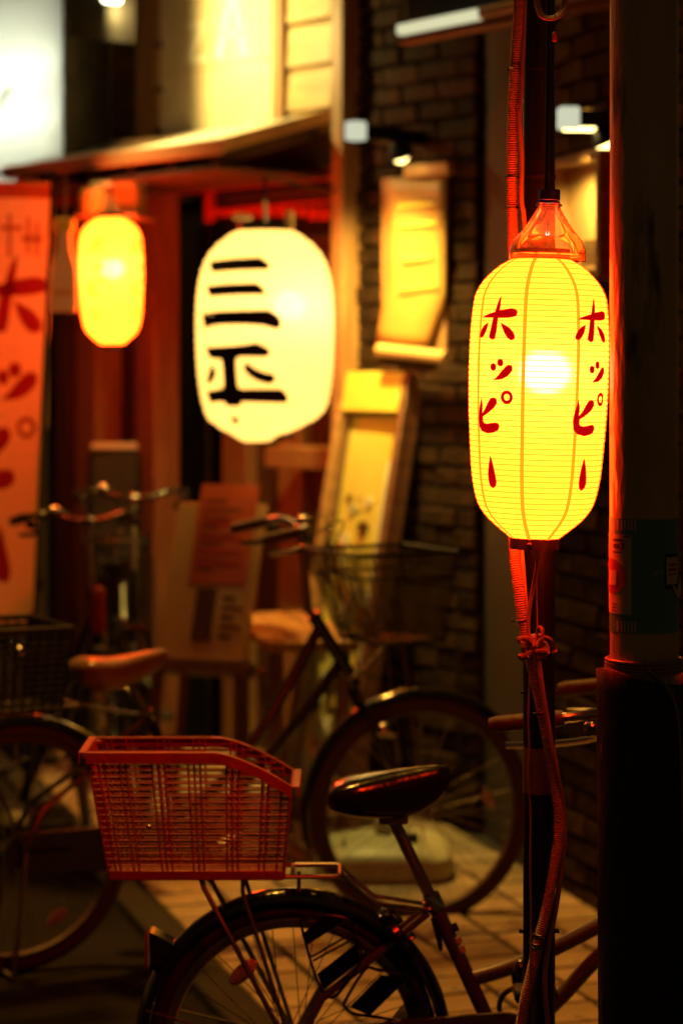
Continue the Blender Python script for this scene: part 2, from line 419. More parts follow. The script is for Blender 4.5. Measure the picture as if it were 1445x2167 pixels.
for r in range(8):
    for k in range(-14, 20):
        t = k * TD + .06; rr = r * TW + TW / 2 + .005
        c = SW(t, rr)
        d = c.y
        if c.x > .766 - (d - 7.26) * .288 + .05: continue
        o = link_mesh('paving_tile', random.choice(tile_me), M['tile'], walk)
        o.matrix_world = Matrix.Translation(c + Vector((0, 0, .021 + random.uniform(-.0012, .0012)))) @ Matrix.Rotation(math.atan2(ER.y, ER.x), 4, 'Z') @ Matrix.Rotation(random.uniform(-.008, .008), 4, 'X')
kb = MB()
kb.box((0, 0, 0), (.10, 6.8, .05), bev=.008)
kerb = kb.build('kerb', M['mortar']); tag(kerb, kind='structure')
kerb.matrix_world = Matrix.Translation(SW(.2, -.056, .012)) @ Matrix.Rotation(math.atan2(ER.y, ER.x), 4, 'Z')

# ------------------------------------------------------------------ brick walls
brick_me = []
for q in range(5):
    b = MB(); b.box((0, 0, 0), (.2, .05, .062), bev=.006)
    b.xf(lambda p: p + Vector((random.uniform(-.003, .003), random.uniform(-.005, .005), random.uniform(-.003, .003))))
    brick_me.append(b.mesh('brick', angle=30))
def brick_wall(pl, a0, a1, z1, label, thick=.2):
    t = empty('brick_wall', mtx=pl.mtx(0, 0, 0)); tag(t, label, 'wall')
    b = MB(); b.box(((a0 + a1) / 2, -thick / 2 - .015, z1 / 2), (a1 - a0, thick, z1)); o = b.build('mortar_backing', M['mortar'], t)
    z = .04; row = 0
    while z < z1:
        a = a0 + .1 - (.105 if row % 2 else 0)
        while a < a1 + .09:
            lo, hi = max(a - .1, a0), min(a + .1, a1)
            if hi - lo > .03:
                o = link_mesh('brick', random.choice(brick_me), M['brick'], t)
                o.location = ((lo + hi) / 2, random.uniform(-.008, .006), z); o.scale = ((hi - lo) / .2, 1, 1)
                o.rotation_euler = (0, 0, random.uniform(-.02, .02))
            a += .21
        z += .073; row += 1
    return t
aR = RW.at(1165, 1400)[0]
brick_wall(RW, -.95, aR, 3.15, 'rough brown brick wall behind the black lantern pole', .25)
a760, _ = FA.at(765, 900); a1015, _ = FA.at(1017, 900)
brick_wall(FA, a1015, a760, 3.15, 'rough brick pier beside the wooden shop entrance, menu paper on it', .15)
# dark doorway between the two brick walls
c0 = RW.w(aR + .01, -.02, 0); c1 = FA.w(a1015 - .012, -.06, 0)
dd = empty('dark_doorway', mtx=axes(c0, c1 - c0, (0, 0, 1)))
Ld = (c1 - c0).length
tag(dd, 'unlit black doorway panel between the two brick walls', 'door')
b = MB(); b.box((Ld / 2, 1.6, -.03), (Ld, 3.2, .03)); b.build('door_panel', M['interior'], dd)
for xx in (.03, Ld - .03):
    b = MB(); b.box((xx, 1.6, .0), (.05, 3.2, .025), bev=.004); b.build('jamb', M['wood_dark'], dd)
b = MB(); b.box((Ld / 2, 1.0, .0), (Ld - .12, .05, .02), bev=.004); b.build('rail', M['wood_dark'], dd)
b = MB(); b.tube([(Ld * .8, .95, 0), (Ld * .8, .95, .03), (Ld * .8, 1.12, .03), (Ld * .8, 1.12, 0)], .007); b.build('handle', M['steel_dull'], dd)

# ------------------------------------------------------------------ wooden shop front
shop = empty('shop_front', mtx=FA.mtx(0, 0, 0))
tag(shop, 'wooden tavern front with lit siding, posts and a red-lit entrance', 'building')
def fbox(name, u0, u1, v0, v1, n0, n1, m, parent=shop, ref=None, bev=.004):
    """a box on the shop front spanning photo columns u0..u1 at depth n1 and rows v0..v1"""
    a0, _ = FA.at(u1, 500, n1); a1, _ = FA.at(u0, 500, n1)
    um = (u0 + u1) / 2 if ref is None else ref
    zt = FA.at(um, v0, n1)[1]; zb = FA.at(um, v1, n1)[1]
    b = MB(); b.box((((a0 + a1) / 2), (n0 + n1) / 2, (zt + zb) / 2), (abs(a1 - a0), abs(n1 - n0), abs(zt - zb)), bev=bev)
    return b.build(name, m, parent)
fbox('corner_post', 700, 724, -80, 1770, -.12, .10, M['wood_warm'])
# siding boards right of the poster
zs = [-95, -40, 45, 143, 236, 300]
vv_ = [-60, 45, 140, 233, 300]
for i in range(len(vv_) - 1):
    a0, _ = FA.at(703, 100, .02); a1, _ = FA.at(592, 100, .02)
    zt = FA.at(650, vv_[i], .02)[1]; zb = FA.at(650, vv_[i + 1], .02)[1]
    b = MB(); hh = zt - zb
    b.prism([(0.0, zb), (.03, zb + .004), (.022, zb + hh - .02), (.008, zb + hh - .006), (0, zb + hh - .006)], a0, a1, 'yz')
    b.build('siding_board', M['siding'], shop)
fbox('siding_post', 577, 596, -80, 300, -.04, .05, M['wood_warm'])
fbox('siding_post', 286, 337, -80, 305, -.04, .06, M['wood_warm'])
for vv in (95, 190, 280):
    fbox('peg', 325, 336, vv - 6, vv + 6, .05, .075, M['wood_dark'])
# dark boards on the far side
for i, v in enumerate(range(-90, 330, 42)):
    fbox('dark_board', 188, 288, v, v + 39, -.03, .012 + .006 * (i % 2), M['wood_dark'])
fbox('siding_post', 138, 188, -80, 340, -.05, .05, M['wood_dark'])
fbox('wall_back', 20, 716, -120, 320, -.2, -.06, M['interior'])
# poster
po = empty('poster', mtx=FA.mtx(0, 0, 0)); tag(po, 'large cream lit poster with faint white lettering above the canopy', 'poster')
fbox('sheet', 336, 576, -90, 292, .035, .055, M['poster'], po)
for pts in ([(484, -15), (498, -15), (472, 122), (455, 122)], [(490, -15), (503, -15), (527, 118), (511, 118)], [(472, 66), (512, 64), (513, 78), (470, 80)], [(392, 48), (436, 46), (436, 58), (392, 60)], [(424, 60), (436, 60), (408, 116), (394, 116)], [(392, 118), (440, 116), (440, 130), (392, 132)]):
    b = MB(); b.prism([FA.at(u, v, .0555) for u, v in pts], .0555, .058, 'xz'); b.build('letter_stroke', M['poster_ink'], po)
fbox('fold_line', 338, 574, 140, 143, .0555, .057, M['cream'], po, bev=0)
# canopy
can = empty('canopy', mtx=FA.mtx(0, 0, 0)); tag(can, 'shallow lean-to canopy with lit pale roof edge over the entrance', 'canopy')
aw, zw = FA.at(704, 262, 0); zw += .055; aL, zL = FA.at(40, 352, .5)
zo = zL
def roofbox(name, a0, a1, n0, n1, z0, z1, th, m):
    b = MB(); b.prism([(n0, z0), (n1, z1), (n1, z1 - th), (n0, z0 - th)], a0, a1, 'yz'); return b.build(name, m, can)
roofbox('roof', aw, aL + .1, -.02, .5, zw, zo, .035, M['pale_metal'])
roofbox('barge_board', aw - .022, aw - .001, .0, .52, zw + .006, zo + .006, .05, M['cream'])
b = MB(); b.box(((aw + aL + .1) / 2, .512, zo - .022), (aL + .1 - aw, .02, .055), bev=.003); b.build('fascia', M['cream'], can)
for i in range(6):
    a = aw + .06 + i * (aL - aw) / 5.2
    b = MB(); b.prism([(0, zw - .037), (.49, zo - .037), (.49, zo - .095), (0, zw - .1)], a, a + .045, 'yz'); b.build('rafter', M['wood_dark'], can)
for k in range(3):
    b = MB(); b.box(((aw + aL) / 2, .1 + k * .17, zo - .11 + .004 * k), (aL - aw, .15, .016), bev=.002); b.build('soffit_board', M['wood_dark'], can)
# lintel and recessed entrance
fbox('lintel', 60, 702, 318, 384, -.1, .04, M['wood_dark'], ref=400)
fbox('lintel_trim', 60, 702, 386, 404, -.08, .02, M['noren_red'], ref=400)
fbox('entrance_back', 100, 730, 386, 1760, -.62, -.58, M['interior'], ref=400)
fbox('door_post', 287, 326, 386, 1720, -.08, .05, M['wood_red'])
fbox('door_post', 160, 202, 386, 1680, -.1, .04, M['wood_warm'])
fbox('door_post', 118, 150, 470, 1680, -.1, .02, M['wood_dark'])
fbox('door_post', 470, 522, 700, 1740, -.42, -.36, M['wood_warm'])
fbox('door_post', 588, 636, 880, 1745, -.42, -.36, M['wood_warm'])
fbox('door_panel', 334, 376, 420, 1740, -.46, -.42, M['wood_dark'])
fbox('door_panel', 378, 440, 420, 1740, -.46, -.425, M['glass_dark'])
fbox('door_panel', 524, 586, 500, 1745, -.46, -.42, M['wood_dark'])
fbox('door_panel', 638, 700, 500, 1745, -.46, -.42, M['wood_dark'])
fbox('shelf', 560, 702, 948, 992, -.36, -.1, M['wood_warm'])
fbox('side_screen', 203, 286, 700, 1690, -.18, -.14, M['wood_dark'])
fbox('header_panel', 440, 700, 404, 432, -.2, -.16, M['wood_dark'])
# red tags on a rail
rail = empty('tag_rail', mtx=FA.mtx(0, 0, 0)); tag(rail, 'rail hung with short red wooden tags above the entrance door', 'rail')
fbox('rail_bar', 440, 698, 432, 440, -.12, -.10, M['noren_red'], rail)
for i in range(11):
    u = 446 + i * 23
    fbox('red_tag', u, u + 19, 440, 458 + (8 if i > 8 else 0), -.115, -.105, M['noren_red'], rail, bev=.002)
fbox('rail_hanger', 432, 446, 400, 470, -.13, -.1, M['noren_red'], rail)

# white lightbox sign
ls = empty('lightbox_sign', mtx=FA.mtx(0, 0, 0)); tag(ls, 'tall white lit box sign at the upper left corner', 'sign')
aA, zT = FA.at(135, -110, .35); aB, zB = FA.at(-150, 385, .35); zB = FA.at(60, 388, .35)[1]
am, zm = (aA + aB) / 2, (zT + zB) / 2; lw, lh = aB - aA, zT - zB
b = MB(); b.box((am, .345, zm), (lw, .012, lh), bev=.003); b.build('front_panel', M['acrylic'], ls)
b = MB(); b.box((am, .12, zm), (lw, .01, lh)); b.build('back_panel', M['white_paint'], ls)
for (aa, sz) in ((aA, (.012, .23, lh)), (aB, (.012, .23, lh))):
    b = MB(); b.box((aa, .235, zm), sz); b.build('side_panel', M['black_metal'], ls)
for zz in (zT, zB):
    b = MB(); b.box((am, .235, zz), (lw, .23, .012)); b.build('end_panel', M['black_metal'], ls)
zl = FA.at(60, 190, .35)[1]
for dz in (-.12, .1):
    b = MB(); b.tube([(aA + .04, .24, zl + dz), (aB - .04, .24, zl + dz)], .016, 10); b.build('lamp_tube', M['tube_glow'], ls)
b = MB(); a_, z_ = FA.at(5, 205, .36); b.tube([(a_ - .06, .355, z_ + .03), (a_, .355, z_), (a_ + .05, .355, z_ - .05)], .012, 6, flat=(1, .4)); b.build('painted_stroke', M['ink_dark'], ls)
b = MB(); b.box((am, .06, zT - .15), (.05, .13, .05)); b.build('bracket', M['black_metal'], ls)
b = MB(); b.box((am, .06, zB + .15), (.05, .13, .05)); b.build('bracket', M['black_metal'], ls)

# flood lamp above the poster
fl = empty('flood_lamp', mtx=FA.mtx(0, 0, 0)); tag(fl, 'small lit flood lamp at the top edge above dark boards', 'lamp')
a_, z_ = FA.at(222, 2, .62)
b = MB(); b.box((a_, .62, z_ + .035), (.15, .1, .05), bev=.01); b.build('housing', M['black_metal'], fl)
b = MB(); b.box((a_, .62, z_ + .0), (.13, .085, .03), bev=.01); b.build('lens', M['flood_glow'], fl)
b = MB(); b.tube([(a_, .57, z_ + .05), (a_, .2, z_ + .09), (a_, 0, z_ + .09)], .012); b.build('arm', M['black_metal'], fl)
b = MB(); b.box((a_ - .045, .66, z_ - .06), (.006, .3, .2)); b.build('added_light_flap', M['black_metal'], fl)  # added flap, keeps the flood light off the dark boards
def spot(name, loc, target, energy, color, size, blend=.6, r=.03):
    l = bpy.data.lights.new(name, 'SPOT'); l.energy = energy; l.color = color; l.spot_size = R_(size); l.spot_blend = blend; l.shadow_soft_size = r
    o = bpy.data.objects.new(name, l); COL.objects.link(o); o.location = loc
    o.rotation_euler = (Vector(loc) - Vector(target)).to_track_quat('Z', 'Y').to_euler(); return o
p0 = FA.w(a_ - .1, .64, z_ - .03)
a2, z2 = FA.at(520, 170, 0)
spot('flood_lamp_light', p0, FA.w(a2, 0, z2), 85, (1, .74, .22), 150, .6, .03)

# ------------------------------------------------------------------ wall lamps over the menus
def arm_lamp(label, base, out, strip=False):
    """square bar arm from the wall to 'out', a pale end cap with an added glow, and a tilted shade with a bulb near its middle"""
    ex = (out - base); L = ex.length
    t = empty('arm_lamp', mtx=axes(base, ex, (0, 0, 1))); tag(t, label, 'lamp', 'arm lamps over the menus')
    b = MB(); b.box((L / 2 - .02, 0, 0), (L - .05, .052, .045), bev=.004); b.build('arm', M['black_metal'], t)
    b = MB(); b.box((L - .025, 0, 0), (.06, .066, .06), bev=.006); b.build('end_cap', M['cap_added_glow'], t)
    b = MB(); b.box((.006, 0, 0), (.012, .1, .1), bev=.003); b.build('wall_plate', M['black_metal'], t)
    b = MB(); b.lathe([(.02, .02), (.03, .01), (.05, -.04), (.047, -.04), (.028, .008)], 20); b.xf(lambda p: Matrix.Rotation(R_(-90), 4, 'X') @ p); b.xf(lambda p: Matrix.Rotation(R_(-24), 4, 'Z') @ p + Vector((L * .38, -.035, 0))); b.build('shade', M['black_metal'], t)
    if strip:
        b = MB(); b.box((L * .7, -.032, 0), (L * .5, .01, .03), bev=.003); b.build('light_strip', M['lamp_glow'], t)
    b = MB(); b.sphere((L * .36, -.068, 0), .03, 14, 10); b.build('bulb', M['lamp_glow'], t)
    return t
lp1 = P(742, 276, 8.28); base1 = FA.w(*[FA.at(905, 290)[0], 0.0, lp1.z - .005])
arm_lamp('black bar lamp with pale end cap over the orange menu paper', base1, lp1)
lp2 = P(1184, 250, 6.95); base2 = RW.w(RW.at(1330, 250)[0], 0, lp2.z)
arm_lamp('black bar lamp with glowing bulb over the framed menu behind the poles', base2, lp2, True)
b1 = base1 + (lp1 - base1) * .95 + Vector((0, 0, -.10)); a_, z_ = FA.at(745, 1350)
spot('arm_lamp_light', b1, FA.w(a_, .1, z_), 165, (1, .68, .13), 118, 1.0, .04)
b2 = base2 + (lp2 - base2) * .7 + Vector((0, 0, -.12)); a_, z_ = RW.at(1250, 560)
spot('arm_lamp_light', b2, RW.w(a_ + .05, 0, z_), 34, (1, .7, .15), 70, .8, .03)

# menu paper on the pier
mn = empty('menu_scroll', mtx=FA.mtx(0, 0, 0)); tag(mn, 'orange-yellow hanging menu paper curling over a batten on the brick pier', 'menu')
def fpt(u, v, n): a, z = FA.at(u, v, n); return (a, n, z)
fbox('back_board', 806, 944, 372, 745, .02, .035, M['wood_warm'], mn)
fbox('top_ledge', 852, 946, 346, 372, .02, .065, M['cream'], mn)
b = MB(); rows = []
for i in range(13):
    t = i / 12; v = 378 + t * 350
    ul = 822 - 4 * math.sin(t * 3) - (26 * max(0, t - .62) / .38 if t > .62 else 0); ur = 941 - (38 * max(0, t - .72) / .28)
    n = .05 + .007 * math.sin(t * 5.0) + .05 * max(0, t - .6)
    rows.append([fpt(ul + (ur - ul) * j / 6, v + (12 * t * j / 6), n + .006 * math.sin(j * 1.1 + t * 4)) for j in range(7)])
vv = [p for r in rows for p in r]; ff = [(i * 7 + j, i * 7 + j + 1, (i + 1) * 7 + j + 1, (i + 1) * 7 + j) for i in range(12) for j in range(6)]
b.add(vv, ff); o = b.build('paper', M['scroll_paper'], mn); md = o.modifiers.new('thickness', 'SOLIDIFY'); md.thickness = .002
for (v, u0, u1) in ((430, 842, 915), (470, 840, 925), (540, 845, 910), (600, 838, 920)):
    fbox('faint_line', u0, u1, v, v + 8, .0705, .0715, M['ochre'], mn, bev=0)
b = MB(); b.tube([fpt(803, 740, .11), fpt(945, 757, .11)], .024, 10); b.build('batten', M['cream'], mn)
# framed menu box on the side wall
mb = empty('menu_box', mtx=axes(RW.w(RW.at(1216, 600)[0], .045, RW.at(1216, 600)[1]), -RW.e, (0, 0, 1))); tag(mb, 'wooden framed cream menu box behind the grey pole', 'menu')
wd, hg = .46, .38
b = MB(); b.box((wd / 2, hg / 2, -.02), (wd, hg, .02)); b.build('panel', M['cream'], mb)
for (c, s_) in (((.014, hg / 2, .02), (.028, hg, .09)), ((wd - .014, hg / 2, .02), (.028, hg, .09)), ((wd / 2, hg - .014, .02), (wd - .058, .028, .09)), ((wd / 2, .014, .02), (wd - .058, .028, .09))):
    b = MB(); b.box(c, s_, bev=.003); b.build('frame', M['wood_warm'], mb)
for k in range(4):
    b = MB(); b.box((wd / 2, .06 + .02 * k, -.008), (.16 - .02 * (k % 2), .008, .003)); b.build('print_line', M['ink_brown'], mb)

# awning rail at the top
ar = empty('awning_rail', mtx=axes(P(845, 64, 7.9), P(1300, -28, 7.0) - P(845, 64, 7.9), (0, 0, 1))); tag(ar, 'pale rail with painted-in glow along the dark awning edge at the top', 'awning')
Lr = (P(1300, -28, 7.0) - P(845, 64, 7.9)).length
b = MB(); b.box((Lr * .2, 0, 0), (Lr * .4, .034, .03), bev=.004); b.build('painted_glow_edge', M['edge_painted_glow'], ar)  # no lamp: bright part of the metal edge, its light put in as glow
b = MB(); b.box((Lr * .7 + .004, 0, 0), (Lr * .6 - .01, .032, .03), bev=.004); b.build('edge_rail', M['pale_metal'], ar)
b = MB(); b.box((Lr / 2, .10, -.06), (Lr, .15, .06), bev=.005); b.build('awning_box', M['black_plastic'], ar)
b = MB(); b.box((Lr / 2, -.035, -.02), (Lr, .03, .05), bev=.004); b.build('lower_rail', M['wood_red'], ar)

# ------------------------------------------------------------------ lettering outlines (photo pixels)
def z2(pts): return [(970 + x / 4.25, 600 + y / 4.25) for x, y in pts]
def z3(pts): return [(970 + x / 4.25, 820 + y / 4.25) for x, y in pts]
def ell(cx, cy, rx, ry, n=18, rot=0): return [(cx + rx * math.cos(2 * math.pi * i / n) * math.cos(rot) - ry * math.sin(2 * math.pi * i / n) * math.sin(rot), cy + rx * math.cos(2 * math.pi * i / n) * math.sin(rot) + ry * math.sin(2 * math.pi * i / n) * math.cos(rot)) for i in range(n)]
HOPPY = [
    ('stroke', z2([(215, 318), (262, 293), (320, 270), (380, 254), (445, 242), (478, 248), (493, 270), (482, 300), (445, 312), (400, 317), (330, 318)])),
    ('stroke', z2([(365, 130), (352, 215), (341, 275), (329, 340), (320, 420), (306, 500), (290, 511), (272, 502), (267, 485), (283, 410), (298, 335), (318, 268), (335, 210), (350, 165)])),
    ('stroke', z2([(255, 368), (232, 388), (210, 420), (194, 470), (194, 490), (203, 495), (219, 476), (240, 425)])),
    ('stroke', z2([(362, 370), (375, 412), (392, 455), (415, 495), (440, 513), (463, 505), (468, 478), (452, 444), (428, 415), (395, 392)])),
    ('stroke', z2(ell(295, 755, 18, 28))), ('stroke', z2(ell(352, 716, 20, 28))),
    ('stroke', z2([(300, 868), (335, 835), (368, 790), (400, 751), (425, 738), (444, 748), (447, 772), (435, 798), (405, 832), (360, 858)])),
    ('ring', (z3(ell(405, 83, 45, 56, 24)), z3(ell(405, 83, 28, 33, 24)))),
    ('stroke', z3([(200, 95), (204, 160), (205, 238), (232, 195), (252, 145), (272, 105), (296, 93), (316, 105), (320, 132), (303, 168), (262, 212), (208, 258), (208, 300), (219, 322), (245, 328), (285, 319), (315, 313), (334, 322), (340, 345), (332, 370), (300, 392), (250, 403), (208, 387), (189, 352), (182, 275), (188, 190)])),
    ('stroke', z3([(272, 610), (278, 632), (292, 692), (309, 770), (320, 832), (315, 868), (297, 885), (277, 868), (264, 820), (260, 760), (264, 690)])),
]
def grow(pts, d):
    """push an outline outwards by d"""
    n = len(pts); A = sum(pts[i][0] * pts[(i + 1) % n][1] - pts[(i + 1) % n][0] * pts[i][1] for i in range(n)); sg = 1 if A > 0 else -1; out = []
    for i in range(n):
        p0, p1, p2 = Vector(pts[i - 1]), Vector(pts[i]), Vector(pts[(i + 1) % n])
        a = (p1 - p0).normalized(); b = (p2 - p1).normalized(); nn = Vector((a.y + b.y, -a.x - b.x)) * sg
        l = nn.length; nn = nn / l if l > 1e-6 else Vector((a.y, -a.x)) * sg
        k = min(1.6, 1 / max(.4, nn.dot(Vector((a.y, -a.x)) * sg))); q = p1 + nn * d * k; out.append((q.x, q.y))
    return out
def flat_mesh(kind, data, cuts=3):
    """flat outline cut into small triangles so that it can follow a round surface"""
    if kind == 'ring':
        o, i = data; n = len(o); vs_ = list(o) + list(i)
        return vs_, [(k, (k + 1) % n, n + (k + 1) % n, n + k) for k in range(n)]
    vs_ = [tuple(p) for p in data]
    tris = [tuple(t) for t in tessellate_polygon([[Vector((x, y, 0)) for x, y in vs_]])]
    cache = {}
    def mid(a, b):
        k = (min(a, b), max(a, b))
        if k not in cache:
            cache[k] = len(vs_); vs_.append(((vs_[a][0] + vs_[b][0]) / 2, (vs_[a][1] + vs_[b][1]) / 2))
        return cache[k]
    for _ in range(2 if cuts >= 2 else 1):
        out = []
        for (a, b, c) in tris:
            x, y, z = mid(a, b), mid(b, c), mid(c, a); out += [(a, x, z), (x, b, y), (z, y, c), (x, y, z)]
        tris = out
    return vs_, tris

# ------------------------------------------------------------------ paper lanterns
def interp(tab, x):
    if x <= tab[0][0]: return tab[0][1]
    for (a, b), (c, d) in zip(tab, tab[1:]):
        if x <= c: return b + (d - b) * (x - a) / (c - a)
    return tab[-1][1]
SL = 1204.8
prof_px = [(545, 52), (551, 66), (560, 82), (575, 101), (599, 123), (625, 136.5), (650, 141), (690, 144.5), (740, 146.5), (800, 146.5), (860, 145), (900, 143), (960, 139), (1000, 135.5), (1025, 131.5), (1050, 126), (1073, 117), (1097, 98.5), (1120, 72), (1139, 48)]
prof_m = [((1139 - v) / SL, r / SL) for v, r in prof_px][::-1]     # (height above the lower hoop, radius)
def dense(tab):
    return [(p.x, p.y) for p in smooth_path([Vector((a, b, 0)) for a, b in tab], 5)]
prof_m = dense(prof_m)
LH = prof_m[-1][0]
def lan_r(z): return interp(prof_m, z)
def hoppy_lantern(label, base, roll, spin, M_paper, M_rib, M_seam, M_ink, M_bulb, scale=1.0, ribs=52, group='yellow lanterns'):
    t = empty('paper_lantern'); t.location = base; t.rotation_euler = (0, R_(roll), 0); t.scale = (scale,) * 3
    tag(t, label, 'lantern', group)
    prof = []; sub = 3
    for i in range(ribs):
        for k in range(sub):
            q = (i + k / sub) / ribs; z = q * LH
            prof.append((lan_r(z) + .0013 * math.sin(math.pi * k / sub) - .0004, z))
    prof.append((lan_r(LH), LH))
    b = MB(); b.lathe(prof, 56); b.build('paper_shade', M_paper, t, angle=180)
    rm = MB(); rm.torus((0, 0, 0), 1.0, .006, 72, 5, 'z'); rme = rm.mesh('rib')
    for i in range(1, ribs):
        z = i / ribs * LH; o = link_mesh('rib', rme, M_rib, t); o.location = (0, 0, z); r = lan_r(z) + .0003; o.scale = (r, r, .11)
    for k in range(8):
        ph = R_(-17 + 45 * k + spin); b = MB(); vv = []; ff = []; n = 90
        for i in range(n + 1):
            z = LH * i / n; r = lan_r(z) + .0016; hw = .0032 / max(r, .03)
            for s_ in (-1, 0, 1): vv.append(((r + (.0004 if s_ == 0 else 0)) * math.sin(ph + s_ * hw), -(r + (.0004 if s_ == 0 else 0)) * math.cos(ph + s_ * hw), z))
        for i in range(n):
            for j in range(2): ff.append((i * 3 + j, i * 3 + j + 1, (i + 1) * 3 + j + 1, (i + 1) * 3 + j))
        b.add(vv, ff); b.build('seam', M_seam, t)
    for col in range(4):
        pc = R_((-39.5, 46.5, 140.5, 230.5)[col] + spin)
        for kind, data in HOPPY:
            vs_, fs = flat_mesh(kind, grow(data, 1.3) if kind == 'stroke' else (grow(data[0], 1.0), grow(data[1], -1.0)))
            out = []
            for (u, v) in vs_:
                z = (1139 - v) / SL; r = lan_r(z) + .0026
                # unroll the left-hand column of the photograph onto the round surface
                sx = max(-.985, min(.985, (u - (1131 + (1140 - v) * .0262)) / (lan_r(z) * SL)))
                ph = math.asin(sx) + R_(39.5) + pc
                out.append((r * math.sin(ph), -r * math.cos(ph), z))
            b = MB(); b.add(out, fs); b.build('letter_stroke', M_ink, t, fix=False)
    b = MB(); b.lathe([(.040, -.018), (.0432, -.018), (.0432, .002), (.040, .002), (.040, -.018)], 40); b.build('lower_hoop', M['black_plastic'], t)
    b = MB(); b.lathe([(.001, -.014), (.04, -.014)], 24); b.build('hoop_floor', M['black_plastic'], t)
    b = MB(); b.sphere((-.012, -.0445, -.008), .0045, 10, 8); b.build('hoop_bolt', M['black_plastic'], t)
    b = MB(); b.lathe([(.046, LH - .004), (.049, LH - .004), (.049, LH + .016), (.046, LH + .016), (.046, LH - .004)], 40); b.build('upper_hoop', M['black_plastic'], t)
    b = MB(); b.sphere((.008, -.02, (1139 - 785) / SL), .036, 20, 14); b.build('bulb', M_bulb, t)
    b = MB(); b.lathe([(.015, 0), (.015, .13)], 14, (.008, -.02, (1139 - 785) / SL + .03)); b.build('bulb_socket', M['black_plastic'], t)
    return t
lan_base = P(1130, 1140, 4.15)
hoppy_lantern('glowing yellow paper lantern with red katakana hanging in front of the black pole', lan_base, 1.5, 0, M['lantern_paper'], M['lantern_rib'], M['lantern_seam'], M['lantern_ink'], M['bulb'])
hoppy_lantern('smaller blurred yellow lantern under the canopy beside the red banner', P(238, 728, 9.05), -1.0, 20, M['far_paper'], M['lantern_rib'], M['far_paper'], M['far_ink'], M['bulb_far'], scale=.98, ribs=26)
b = MB(); p = P(236, 470, 9.05); b.tube([p, p + Vector((0, 0, .14))], .006, 8); tag(b.build('lantern_hook', M['black_metal']), 'thin hook holding the blurred yellow lantern under the canopy', 'hook')

# white lantern
wl_d = 8.2; SW_ = FPX / wl_d
wprof = [(489, 58), (493, 66), (505, 84), (522, 104), (545, 121), (575, 133), (620, 141), (680, 144), (740, 143), (790, 140), (830, 135), (860, 128), (884, 114), (904, 84), (920, 52), (934, 26)]
wl_c = 561
wl = empty('white_lantern'); wl.location = P(wl_c, 936, wl_d); tag(wl, 'big white paper lantern with bold black brush characters at the entrance', 'lantern')
wm = dense([((936 - v) / SW_, r / SW_) for v, r in wprof][::-1])
def shear(z): return -.03 * max(0, (.12 - z)) / .12          # the torn lower end droops to one side
pr = []
WH = wm[-1][0]; nr = 24
for i in range(nr * 3 + 1):
    z = wm[0][0] + (WH - wm[0][0]) * i / (nr * 3); k = i % 3
    pr.append((interp(wm, z) + (.004 if k else 0), z))
b = MB(); b.lathe(pr, 64); b.xf(lambda p: Vector((p.x + shear(p.z), p.y, p.z + .02 * max(0, .1 - p.z) * p.x / .1))); b.build('paper_shade', M['white_paper'], wl, angle=180)
def zw_(pts): return [(400 + x / 3.735, 380 + y / 3.735) for x, y in pts]
BRUSH = [
    [(195, 670), (290, 661), (380, 655), (575, 648), (612, 672), (640, 695), (635, 718), (520, 720), (400, 722), (300, 727), (215, 732), (197, 712)],
    [(172, 862), (260, 856), (350, 852), (550, 848), (580, 868), (600, 890), (608, 912), (500, 911), (400, 912), (290, 916), (195, 922), (182, 900)],
    [(133, 1080), (190, 1070), (260, 1062), (450, 1058), (645, 1055), (690, 1082), (720, 1105), (729, 1140), (718, 1172), (700, 1175), (650, 1160), (600, 1148), (450, 1140), (350, 1140), (260, 1142), (200, 1150), (150, 1165)],
    [(165, 1338), (350, 1330), (480, 1318), (550, 1305), (600, 1328), (640, 1350), (647, 1375), (620, 1390), (510, 1388), (420, 1388), (390, 1403), (382, 1430), (385, 1520), (395, 1620), (405, 1652), (440, 1662), (600, 1660), (735, 1660), (765, 1685), (780, 1712), (775, 1745), (740, 1746), (600, 1740), (430, 1735), (415, 1770), (330, 1772), (300, 1736), (240, 1740), (190, 1747), (170, 1680), (240, 1668), (295, 1655), (308, 1620), (303, 1500), (290, 1415), (260, 1405), (200, 1405), (178, 1375)],
    [(205, 1485), (216, 1520), (205, 1555), (190, 1580), (172, 1595), (186, 1550), (198, 1520)],
    [(480, 1470), (510, 1495), (545, 1517), (620, 1545), (665, 1550), (677, 1575), (655, 1589), (620, 1583), (575, 1570), (520, 1540), (475, 1495)],
    [(375, 1868), (415, 1885), (425, 1905), (400, 1908)],
]
for pts in BRUSH:
    vs_, fs = flat_mesh('stroke', grow(zw_(pts), 6.0 if len(pts) in (7, 11) else 3.6), 4); out = []
    for (u, v) in vs_:
        z = (936 - v) / SW_; r = interp(wm, z) + .009
        ph = math.asin(max(-.985, min(.985, (u - wl_c) / SW_ / r))); out.append((r * math.sin(ph) + shear(z), -r * math.cos(ph), z))
    b = MB(); b.add(out, fs); b.build('brush_stroke', M['ink_dark'], wl, fix=False)
b = MB(); b.lathe([(.085, WH - .004), (.092, WH - .004), (.092, WH + .028), (.085, WH + .028), (.085, WH - .004)], 32); b.build('upper_hoop', M['black_plastic'], wl)
b = MB(); b.lathe([(.03, -.004), (.05, -.004), (.05, .012), (.03, .012), (.03, -.004)], 24, (.055, 0, .02)); b.build('lower_hoop', M['black_plastic'], wl)
b = MB(); b.sphere((.075, -.07, .47), .05, 16, 12); b.build('bulb', M['bulb_white'], wl)
b = MB(); b.torus((0, 0, WH + .02), .085, .006, 24, 6, 'x', 0, math.pi); b.build('bail', M['pale_metal'], wl)
b = MB(); b.box((-.08, 0, WH + .05), (.07, .03, .025), bev=.008); b.build('clip', M['cream'], wl)
